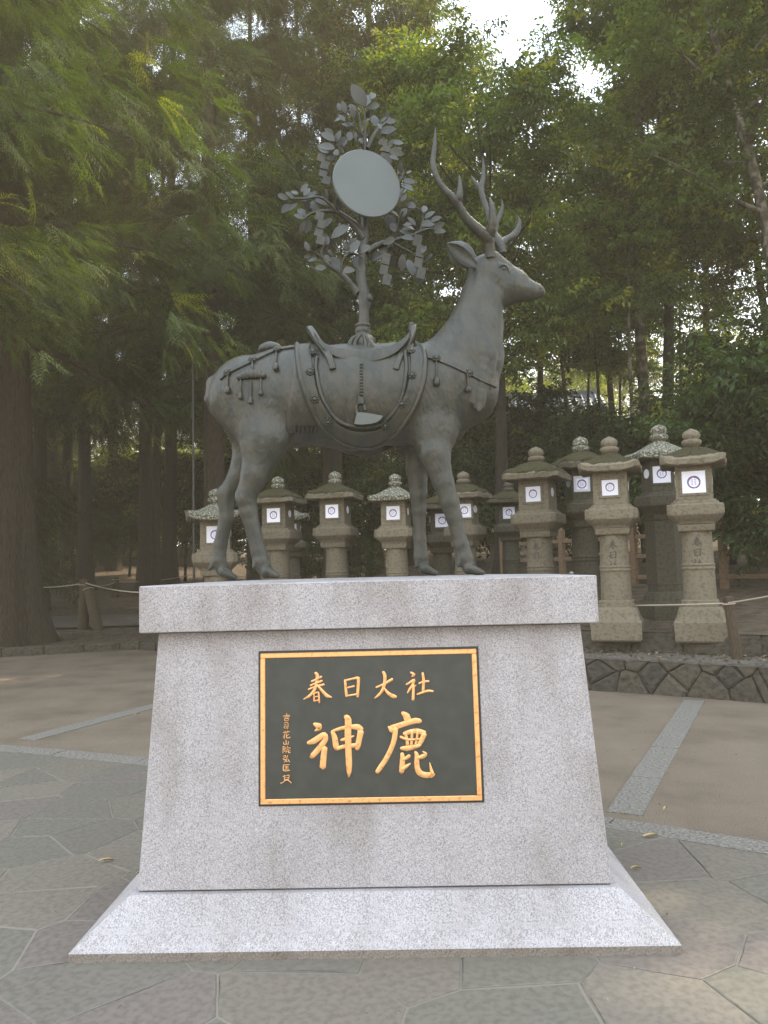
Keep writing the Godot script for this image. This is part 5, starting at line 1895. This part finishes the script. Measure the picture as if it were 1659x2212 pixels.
func make_hall() -> void:
	# a shrine hall far behind, seen through the trees by its tiled roof
	var c := at(1185, 1100, -37.0)
	var t := thing("shrine_hall", "shrine hall with blue-grey tiled roof glimpsed through the trees at right", "building", Vector3(c.x, land(c.x, c.z) - 0.3, c.z), -0.1)
	var mb := MB.new()
	mb.box(Transform3D(Basis.IDENTITY, Vector3(0, 2.0, 0)), Vector3(4.6, 4.4, 5.0), 0.02)
	part("wall", mb, mats.plaster, t)
	for k in 6:
		mb = MB.new()
		mb.box(Transform3D(Basis.IDENTITY, Vector3(-2.2 + k * 0.88, 2.0, 2.53)), Vector3(0.24, 4.4, 0.14), 0.01)
		part("column", mb, mats.timber, t)
	mb = MB.new()
	var rings := []
	for e in [[3.3, 4.05, 3.9], [3.35, 4.2, 3.95], [3.1, 4.55, 3.2], [2.85, 5.05, 2.2], [2.65, 5.7, 1.1], [2.55, 6.5, 0.12], [2.55, 6.7, 0.12]]:
		var ring := PackedVector3Array()
		for s in [[1, -1], [-1, -1], [-1, 1], [1, 1]]:
			pass
		ring = PackedVector3Array([Vector3(e[0], e[1], e[2]), Vector3(e[0], e[1], -e[2]), Vector3(-e[0], e[1], -e[2]), Vector3(-e[0], e[1], e[2])])
		rings.append(ring)
	mb.loft(rings, false)
	var roof := part("roof", mb, mats.tile_blue, t)
	for k in 22:
		mb = MB.new()
		var x := -3.3 + k * 0.314
		var f := func(u: float) -> float: return clampf(x, -lerpf(3.3, 2.55, u), lerpf(3.3, 2.55, u))
		mb.tube(PackedVector3Array([Vector3(f.call(0.0), 4.23, 3.93), Vector3(f.call(0.3), 4.58, 3.2), Vector3(f.call(0.55), 5.08, 2.2), Vector3(f.call(0.8), 5.73, 1.1), Vector3(f.call(1.0), 6.5, 0.14)]), PackedFloat64Array([0.075, 0.07, 0.07, 0.07, 0.07]), 5)
		part("tile_row", mb, mats.tile_blue, roof)

# ---------------------------------------------------------------- trees
var sprays := {}

func leaf_quad(mb: MB, p: Vector3, dir: Vector3, up: Vector3, l: float, w: float) -> void:
	var s := dir.cross(up).normalized() * w * 0.5
	var fold := up * w * 0.22
	var a := mb.vert(p)
	var b := mb.vert(p + dir * l * 0.45 + s + fold)
	var c := mb.vert(p + dir * l - up * l * 0.15)
	var e := mb.vert(p + dir * l * 0.45 - s + fold)
	mb.tri(a, b, c)
	mb.tri(a, c, e)

func make_sprays() -> void:
	var r := RandomNumberGenerator.new()
	r.seed = 99
	var list := []
	for variant in 4:                               # broad leaves on a forked twig, about 0.7 m
		var mb := MB.new()
		for k in 9:
			var t := k / 8.0
			var along := Vector3(lerpf(-0.1, 0.42, t), 0.05 * sin(t * 3.0), 0)
			var side := 1.0 if k % 2 else -1.0
			var tw := Vector3(0.75, r.randf_range(-0.35, 0.45), side * r.randf_range(0.5, 1.1)).normalized()
			var n := 4
			for j in n:
				var p := along + tw * (0.05 + 0.085 * j)
				var dir := (tw * 0.5 + Vector3(r.randf_range(-0.7, 0.9), r.randf_range(-0.9, 0.3), r.randf_range(-0.9, 0.9))).normalized()
				var up := Vector3(r.randf_range(-0.6, 0.6), 1.0, r.randf_range(-0.6, 0.6)).normalized()
				up = (up - dir * up.dot(dir)).normalized()
				leaf_quad(mb, p, dir, up, r.randf_range(0.10, 0.16), r.randf_range(0.045, 0.066))
		list.append(mb.mesh(mats.leaf))
	sprays.leaf = list
	list = []
	for variant in 4:                               # feathery cedar fronds, about 0.9 m, tips hanging
		var mb := MB.new()
		for b in 7:
			var az0 := r.randf_range(-0.75, 0.75)
			var dir := Vector3(cos(az0), r.randf_range(-0.15, 0.2), sin(az0)).normalized()
			var p := Vector3(r.randf_range(-0.15, 0.15), r.randf_range(-0.05, 0.05), r.randf_range(-0.08, 0.08))
			var steps := 8
			for k in steps:
				dir = (dir + Vector3(0, -0.055, 0)).normalized()
				p += dir * 0.085
				for s in [-1.0, 1.0]:
					var side: Vector3 = dir.cross(Vector3.UP).normalized() * s
					var d2: Vector3 = (dir * 1.0 + side * r.randf_range(0.45, 0.95) + Vector3(0, r.randf_range(-0.45, 0.15), 0)).normalized()
					var l := r.randf_range(0.10, 0.19)
					var w := Vector3(0, 1, 0).cross(d2).normalized() * 0.011
					mb.tri(mb.vert(p - w), mb.vert(p + w), mb.vert(p + d2 * l))
		list.append(mb.mesh(mats.needle))
	sprays.needle = list

func lookup(x: Vector3, up: Vector3) -> Basis:
	x = x.normalized()
	var z := x.cross(up)
	if z.length() < 0.01: z = x.cross(Vector3(0.3, 0.2, 1))
	z = z.normalized()
	return Basis(x, z.cross(x).normalized(), z)

func tree(called: String, label: String, group: String, foot: Vector3, o: Dictionary) -> Node3D:
	var r := RandomNumberGenerator.new()
	r.seed = o.get("seed", int(foot.x * 131 + foot.z * 717))
	var conifer: bool = o.get("conifer", false)
	var h: float = o.h
	var r0: float = o.r
	var rad: float = o.rad
	var c0: float = o.crown
	var t := thing(called, label, "tree", foot, 0.0, group)
	var bark: Material = mats[o.get("bark", "cedar_bark" if conifer else "bark_dark")]
	# trunk: tapered, flared at the root, a little crooked, furrowed
	var lean: Vector2 = o.get("lean", Vector2(r.randf_range(-0.02, 0.02), r.randf_range(-0.02, 0.02)))
	var crook: float = o.get("crook", 0.12 if not conifer else 0.04)
	var ph := r.randf() * TAU
	var axis := func(y: float) -> Vector3:
		return Vector3(lean.x * y + crook * (sin(y * 0.42 + ph) - sin(ph)), y, lean.y * y + crook * (cos(y * 0.33 + ph) - cos(ph)))
	var mb := MB.new()
	var sides: int = o.get("sides", 14)
	var rings := []
	var rows: int = o.get("rows", 16)
	var lobes := 3 + r.randi() % 3
	for k in rows + 1:
		var u := float(k) / rows
		var y := h * 0.97 * pow(u, 1.35) - 0.25 * (1.0 - u)
		var rr := r0 * pow(1.0 - u * 0.94, 0.8)
		var flare: float = exp(-maxf(y, 0.0) / (r0 * 1.5)) * o.get("flare", 0.55)
		var ring := PackedVector3Array()
		var c: Vector3 = axis.call(maxf(y, 0.0))
		c.y = y
		for j in sides:
			var a := TAU * j / sides
			var q: float = rr * (1.0 + flare * (1.0 + 0.35 * sin(a * lobes + ph)) + 0.03 * sin(a * 7 + ph + y * 0.3) + (0.035 if sides > 30 and j % 2 else 0.0) * (1.0 + 0.6 * sin(y * 1.7 + j)))
			ring.append(c + Vector3(cos(a) * q, 0, -sin(a) * q))
		rings.append(ring)
	mb.loft(rings, true)
	part("trunk", mb, bark, t)
	# limbs and the twigs that carry the foliage
	var n: int = o.get("limbs", 16)
	var count: int = o.n
	var where: Array[Transform3D] = []
	var tint := PackedColorArray()
	var base: Color = o.get("tint", Color(0.070, 0.098, 0.032) if conifer else Color(0.108, 0.155, 0.034))
	var big: float = o.get("scale", 1.0)
	var weight := 0.0
	var specs := []
	for k in n:
		var f := (k + r.randf() * 0.7) / n
		var shape: float = (1.0 - 0.72 * f) if conifer else sqrt(clampf(1.0 - pow(absf(f - 0.38) / 0.68, 2.0), 0.08, 1.0))
		var l := rad * shape * r.randf_range(0.75, 1.12)
		specs.append([f, l, k * 2.399 + r.randf_range(-0.4, 0.4) + ph])
		weight += l
	var shown := 0
	for s in specs:
		var f: float = s[0]
		var l: float = s[1]
		var y := lerpf(c0, h * 0.96, f)
		var start: Vector3 = axis.call(y)
		var az0: float = s[2]
		var flat := Vector3(cos(az0), 0, -sin(az0))
		var rise: float = (-0.05 + 0.25 * f) if conifer else lerpf(0.25, 1.1, f) * r.randf_range(0.5, 1.2)
		var pts := PackedVector3Array()
		var dir := (flat + Vector3(0, rise, 0)).normalized()
		var p := start
		pts.append(p)
		for k in 5:
			dir = (dir + Vector3(r.randf_range(-0.16, 0.16), (-0.14 if conifer else 0.02) + r.randf_range(-0.1, 0.1), r.randf_range(-0.16, 0.16)))
			if conifer and k == 3: dir.y += 0.25
			dir = dir.normalized()
			p += dir * l / 5.0
			pts.append(p)
		var lr := r0 * clampf(0.10 + 0.24 * l / rad, 0.05, 0.32) * (0.55 if conifer else 1.0) * (1.0 - 0.5 * f)
		if shown < o.get("show", 12):
			mb = MB.new()
			mb.tube(smooth_path(pts, 1), smooth_nums(PackedFloat64Array([lr, lr * 0.8, lr * 0.62, lr * 0.45, lr * 0.28, lr * 0.1]), 1), 6)
			part("branch", mb, bark, t)
			shown += 1
		# clumps hang off the outer part of the limb
		var m := int(count * l / weight)
		var clumps := []
		for k in maxi(3, int(l * 1.6)):
			var u := r.randf_range(0.22, 1.05) * 5.0
			var i := clampi(int(u), 0, 4)
			var q := pts[i].lerp(pts[i + 1], u - i)
			var spread := 0.20 * l + 0.25
			clumps.append([q + Vector3(r.randf_range(-1, 1) * spread, r.randf_range(-0.6, 0.7) * spread * (0.6 if conifer else 1.0), r.randf_range(-1, 1) * spread), r.randf_range(0.5, 1.0), r.randf_range(0.42, 1.3)])
		for k in m:
			var c: Array = clumps[r.randi() % clumps.size()]
			var cr: float = c[1] * (0.55 + 0.11 * l) * o.get("loose", 1.0 if conifer else 0.72)
			var off := Vector3(r.randfn(0, 0.5), r.randfn(0, 0.36), r.randfn(0, 0.5)) * cr
			var q: Vector3 = c[0] + off
			if q.y < c0 * 0.55: continue
			var out := (Vector3(q.x - start.x, 0, q.z - start.z).normalized() + off * 0.5)
			var x: Vector3
			if conifer: x = (out + Vector3(r.randf_range(-0.5, 0.5), r.randf_range(-1.0, -0.1), r.randf_range(-0.5, 0.5)))
			else: x = (out * 0.7 + Vector3(r.randf_range(-1, 1), r.randf_range(-0.7, 0.6), r.randf_range(-1, 1)))
			var bs := lookup(x, Vector3(r.randf_range(-0.4, 0.4), 1, r.randf_range(-0.4, 0.4))).scaled(Vector3.ONE * r.randf_range(0.75, 1.25) * big)
			where.append(Transform3D(bs, q))
			var tone: float = c[2] * r.randf_range(0.75, 1.3)
			var col := base * tone
			if r.randf() < o.get("yellow", 0.10): col = col.lerp(Color(0.38, 0.36, 0.035), 0.55)
			col.a = 1.0
			tint.append(col)
	var kind := "needle" if conifer else "leaf"
	var per := 4
	for v in per:
		var mm := MultiMesh.new()
		mm.transform_format = MultiMesh.TRANSFORM_3D
		mm.use_colors = true
		mm.mesh = sprays[kind][v]
		var total := (where.size() - v + per - 1) / per
		mm.instance_count = total
		for k in total:
			mm.set_instance_transform(k, where[k * per + v])
			mm.set_instance_color(k, tint[k * per + v])
		var crown := MultiMeshInstance3D.new()
		crown.name = "crown"
		crown.multimesh = mm
		t.add_child(crown, true)
		crown.set_meta("kind", "stuff")
	return t

func stand(px: float, z: float) -> Vector3:
	var p := at(px, 1240, z)
	return Vector3(p.x, land(p.x, z) - 0.05, z)

func make_trees() -> void:
	make_sprays()
	var C := "cedars standing behind the statue"
	var B := "broadleaf trees standing behind the statue"
	# the huge cedar and its neighbours on the left
	tree("cedar_tree", "huge old cedar with furrowed flared trunk at the left edge", C, stand(0, -16.2), {"conifer": true, "h": 27.0, "r": 0.74, "rad": 5.0, "crown": 6.5, "limbs": 34, "n": 3000, "yellow": 0.02, "scale": 0.75, "sides": 72, "rows": 34, "flare": 0.5, "lean": Vector2(-0.004, 0.0), "show": 16})
	tree("cedar_tree", "cedar outside the left edge whose drooping boughs hang into the picture", C, Vector3(-8.6, 0.15, -11.0), {"conifer": true, "h": 23.0, "r": 0.45, "rad": 5.8, "crown": 6.4, "yellow": 0.02, "limbs": 40, "scale": 0.74, "n": 3700, "tint": Color(0.092, 0.125, 0.044), "seed": 12, "show": 16})
	tree("cedar_tree", "straight furrowed cedar trunk just behind the deer's tail", C, stand(464, -19.0), {"conifer": true, "h": 26.0, "r": 0.31, "rad": 4.2, "crown": 5.5, "limbs": 36, "n": 2700, "yellow": 0.03, "scale": 0.85, "sides": 40, "lean": Vector2(-0.004, 0), "tint": Color(0.10, 0.135, 0.042), "seed": 31})
	tree("cedar_tree", "brown cedar trunk rising behind the top of the bronze tree", C, stand(724, -21.5), {"conifer": true, "h": 27.0, "r": 0.34, "rad": 3.6, "crown": 6.5, "limbs": 34, "n": 2600, "yellow": 0.03, "scale": 0.85, "lean": Vector2(0.002, 0), "seed": 8})
	var rest := [[86, -24.0, 0.26, 22.0, "dark cedar trunk close behind the huge left trunk", 7.0], [148, -34.0, 0.30, 24.0, "leaning far trunk right of the dark pair at left", 9.0], [184, -30.0, 0.31, 24.0, "straight dark trunk behind the left rope post", 8.5], [246, -39.0, 0.33, 25.0, "far trunk with widely flared foot before the embankment", 9.0], [314, -28.5, 0.32, 25.0, "dark trunk just left of the paler thin trunk", 8.0], [337, -26.5, 0.17, 20.0, "thin paler trunk among the dark cedars at left", 9.5], [364, -31.0, 0.33, 25.0, "broad dark trunk left of the metal pole", 8.0], [548, -27.0, 0.24, 23.0, "cedar trunk seen between the deer's hind legs and belly", 7.5], [655, -33.0, 0.30, 24.0, "far cedar trunk left of the belly lantern", 8.5], [812, -25.0, 0.27, 25.0, "grey cedar trunk behind the middle of the deer's belly", 7.5], [20, -42.0, 0.35, 24.0, "far cedar behind the huge trunk at the left edge", 7.0]]
	for e in rest:
		tree("cedar_tree", e[4], C, stand(e[0], e[1]), {"conifer": true, "h": e[3] + 5.0, "r": e[2], "rad": 5.0, "crown": e[5], "limbs": 26, "n": 1045, "scale": 1.25, "show": 8, "yellow": 0.14, "tint": Color(0.052, 0.072, 0.026)})
	# broadleaf trees on the right and behind
	tree("broadleaf_tree", "slender dark trunk right of the bronze tree with a wide leafy crown", B, stand(888, -22.0), {"h": 20.5, "r": 0.19, "rad": 3.1, "crown": 6.5, "limbs": 26, "n": 1450, "seed": 5, "show": 22, "yellow": 0.28})
	tree("broadleaf_tree", "dark trunk directly behind the deer's breast", B, stand(1090, -17.5), {"h": 11.6, "r": 0.20, "rad": 3.3, "lean": Vector2(-0.03, 0), "crown": 4.6, "limbs": 22, "n": 1300, "seed": 6, "show": 16})
	tree("broadleaf_tree", "pale mottled trunk left of its dark twin behind the right lanterns", B, stand(1424, -19.0), {"h": 17.5, "r": 0.19, "rad": 2.0, "crown": 6.5, "limbs": 20, "n": 1100, "bark": "bark_pale", "lean": Vector2(0.012, 0), "seed": 17, "show": 18, "tint": Color(0.135, 0.185, 0.038), "yellow": 0.28})
	tree("broadleaf_tree", "straight dark trunk right of the pale mottled one", B, stand(1456, -20.5), {"h": 20.0, "r": 0.20, "rad": 2.0, "crown": 8.0, "limbs": 20, "n": 1200, "seed": 18, "show": 18, "lean": Vector2(0.008, 0), "tint": Color(0.135, 0.185, 0.04), "yellow": 0.24})
	tree("broadleaf_tree", "bent pale tree with long limbs at the upper right", B, stand(1655, -15.0), {"h": 15.5, "r": 0.20, "rad": 2.9, "crown": 6.0, "limbs": 18, "n": 1000, "bark": "bark_pale", "crook": 0.35, "seed": 23, "show": 18, "lean": Vector2(-0.03, 0)})
	var more := [[960, -27.0, 18.5, 3.8, 1300, "leafy tree behind the deer's antlers"], [1180, -26.0, 14.0, 4.2, 1200, "leafy tree below the open sky"], [1345, -27.5, 15.5, 3.6, 1100, "leafy tree right of the open sky"], [1565, -24.0, 17.5, 4.2, 1300, "leafy tree behind the bent pale tree"], [1690, -21.0, 17.0, 4.2, 1000, "leafy tree cut by the right edge"], [1250, -34.0, 14.0, 4.6, 1100, "far thin trunks under the open sky"], [860, -32.0, 17.0, 5.0, 1200, "leafy tree behind the mirror"], [590, -36.0, 19.0, 5.0, 1200, "leafy tree behind the deer's back"]]
	for e in more:
		tree("broadleaf_tree", e[5], B, stand(e[0], e[1]), {"h": e[2], "r": 0.17, "rad": e[3], "crown": 6.5, "limbs": 24, "n": int(e[4] * 0.62), "scale": 1.1, "show": 12, "yellow": 0.28})
	for e in [[1272, -23.0, 9.0, "slim sapling trunk left of the carved lantern's finial"], [1300, -21.5, 10.0, "slim dark trunk above the carved lantern"], [1396, -17.5, 9.5, "very thin pale trunk beside the mottled trunk"], [1345, -25.0, 11.0, "slim trunk midway between breast and mottled trunk"], [1502, -22.0, 9.0, "slim trunk above the rightmost lantern"]]:
		tree("young_tree", e[3], "young trees behind the lanterns", stand(e[0], e[1]), {"h": e[2], "r": 0.075, "rad": 1.8, "crown": 5.2, "limbs": 14, "n": 280, "show": 12, "bark": "bark_pale" if e[0] == 1396 else "bark_dark"})
	# evergreen undergrowth on the right and behind the lanterns
	for e in [[1680, -12.6, 4.0, 1.7, 800, "dark glossy bush leaning in from the right edge"], [1585, -15.5, 3.4, 1.8, 650, "dark bush behind the rightmost lantern"], [1330, -18.0, 3.0, 1.6, 800, "dark bush behind the carved lantern"], [1200, -20.0, 3.6, 1.8, 900, "dark bush behind the flared moss roof lantern"], [1020, -20.5, 4.2, 2.2, 1100, "leafy bush behind the deer's forelegs"], [700, -24.0, 4.0, 2.0, 1200, "bush behind the belly lantern"]]:
		tree("evergreen_bush", e[5], "evergreen bushes", stand(e[0], e[1]), {"h": e[2], "r": 0.07, "rad": e[3], "crown": 0.7, "limbs": 18, "n": e[4], "show": 10, "tint": Color(0.060, 0.092, 0.036), "yellow": 0.04})
	for e in [[112, -36.0, 4.6, 2.6, 1100, "dark shrub between the trunks left of the rope post"], [205, -41.0, 4.2, 2.6, 900, "dark shrub on the bank behind the twin dark trunks"], [280, -35.0, 5.0, 2.4, 1100, "dark shrub left of the paler thin trunk"], [400, -33.0, 5.2, 2.6, 1200, "dark shrub behind the metal pole"], [560, -33.0, 5.0, 2.6, 1100, "dark shrub behind the hind leg lanterns"], [880, -31.0, 5.0, 2.4, 1000, "dark shrub behind the forelegs"]]:
		tree("evergreen_bush", e[5], "evergreen bushes", stand(e[0], e[1]), {"h": e[2], "r": 0.07, "rad": e[3], "crown": 1.3, "limbs": 18, "n": e[4] * 0.6, "show": 6, "tint": Color(0.050, 0.070, 0.026), "yellow": 0.08, "scale": 1.2})
	# sunlit wood at the far side
	var far := [[70, "leftmost sunlit tree far behind the cedars"], [215, "sunlit far tree above the embankment"], [420, "sunlit far tree behind the metal pole"], [600, "sunlit far tree behind the hind legs"], [760, "sunlit far tree under the deer's belly"], [930, "sunlit far tree between the forelegs"], [1085, "sunlit far tree left of the hall roof"], [1230, "sunlit far tree right of the hall roof"], [1390, "sunlit far tree behind the twin trunks"], [1590, "rightmost sunlit far tree"]]
	var k := 0
	for e in far:
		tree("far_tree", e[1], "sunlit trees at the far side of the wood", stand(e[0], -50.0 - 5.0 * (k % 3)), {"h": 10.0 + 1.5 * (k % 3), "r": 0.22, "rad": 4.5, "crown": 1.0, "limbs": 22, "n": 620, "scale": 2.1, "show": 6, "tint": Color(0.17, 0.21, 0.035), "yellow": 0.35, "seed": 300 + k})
		k += 1
	for e in [[30, -47.0, "sunlit low thicket behind the far embankment at the left edge"], [130, -48.0, "sunlit low thicket above the leftmost white post"], [225, -47.0, "sunlit low thicket above the middle of the embankment"], [320, -48.0, "sunlit low thicket behind the paler thin trunk"], [420, -47.0, "sunlit low thicket behind the metal pole"]]:
		var p := stand(e[0], e[1])
		p.y = 2.6
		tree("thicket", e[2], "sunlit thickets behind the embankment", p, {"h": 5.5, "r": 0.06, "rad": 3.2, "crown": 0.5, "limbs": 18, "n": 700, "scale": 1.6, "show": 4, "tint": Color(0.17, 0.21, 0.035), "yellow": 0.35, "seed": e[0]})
	for e in [[-13.5, -21.0, "nearest cedar beyond the left edge"], [-19.0, -27.0, "middle cedar beyond the left edge"], [-25.0, -22.0, "leftmost near cedar beyond the left edge"], [-16.5, -36.0, "rear cedar beyond the left edge"], [-29.0, -36.0, "rear leftmost cedar beyond the left edge"], [-23.0, -44.0, "far cedar beyond the left edge"]]:
		tree("cedar_tree", e[2], "cedars beyond the left edge", Vector3(e[0], land(e[0], e[1]) - 0.05, e[1]), {"conifer": true, "h": 24.0, "r": 0.32, "rad": 5.0, "crown": 2.2, "limbs": 26, "n": 1100, "scale": 1.5, "show": 4, "yellow": 0.04})
	# the wood goes on to the right of the picture and shades the forecourt
	for e in [[11.2, -17.6, 23.0, "nearest tall tree beyond the right edge"], [13.8, -19.2, 26.5, "tall tree beyond the right edge level with the mottled trunk"], [18.5, -12.0, 25.0, "tall tree well beyond the right edge"], [15.8, -22.0, 25.0, "rearmost tall tree beyond the right edge"], [20.0, -20.0, 25.0, "farthest tall tree beyond the right edge"], [18.0, -7.5, 22.0, "tall tree beyond the right edge beside the forecourt"]]:
		var p := Vector3(e[0], land(e[0], e[1]), e[1])
		tree("shade_tree", e[3], "trees beyond the right edge", p, {"h": e[2], "r": 0.3, "rad": 5.0, "crown": 7.0, "limbs": 26, "n": 900, "scale": 1.5, "show": 4})

func settle(t: Node3D, to: Vector3) -> void:          # puts the thing's own origin at its base
	t.position += to
	for c in t.get_children(): c.position -= to

func _ready() -> void:
	survey()
	var cam := Camera3D.new()
	cam.name = "camera"
	cam.fov = rad_to_deg(2.0 * atan(1106.0 / FOCAL))
	cam.near = 0.05
	cam.far = 1500.0
	cam.transform = Transform3D(Basis(ax, ay, az), eye)
	cam.current = true
	add_child(cam)
	var sky := ProceduralSkyMaterial.new()
	sky.sky_top_color = Color(0.84, 0.90, 0.97)
	sky.sky_horizon_color = Color(1.0, 1.0, 1.0)
	sky.sky_curve = 0.18
	sky.ground_bottom_color = Color(0.30, 0.28, 0.25)
	sky.ground_horizon_color = Color(0.55, 0.54, 0.52)
	sky.sky_energy_multiplier = 1.35
	var env := Environment.new()
	env.background_mode = Environment.BG_SKY
	env.sky = Sky.new()
	env.sky.sky_material = sky
	env.tonemap_mode = Environment.TONE_MAPPER_LINEAR
	env.tonemap_exposure = 2.0
	env.sdfgi_enabled = true
	env.ssao_enabled = true
	env.ssil_enabled = true
	env.fog_enabled = true
	env.fog_light_color = Color(1.0, 0.91, 0.76)
	env.fog_density = 0.0038
	var we := WorldEnvironment.new()
	we.name = "surroundings"
	we.environment = env
	add_child(we)
	var sun := DirectionalLight3D.new()
	sun.name = "sun"
	sun.light_color = Color(1.0, 0.93, 0.80)
	sun.light_energy = 1.6
	sun.light_angular_distance = 0.5
	sun.shadow_enabled = true
	add_child(sun)
	sun.look_at_from_position(Vector3(0.47, 0.75, -0.47) * 50.0, Vector3.ZERO)

	make_materials()
	make_ground()
	make_pedestal()
	make_plaque()
	make_deer()
	make_lanterns()
	make_fences()
	make_hall()
	make_trees()
	settle(get_node("deer_statue"), Vector3(-0.15, 1.4575, DEER_Z))
	settle(get_node("pedestal"), Vector3(PED_X, 0, -3.81))
	settle(get_node("plaque"), Vector3(PED_X, 0.55, -3.29))
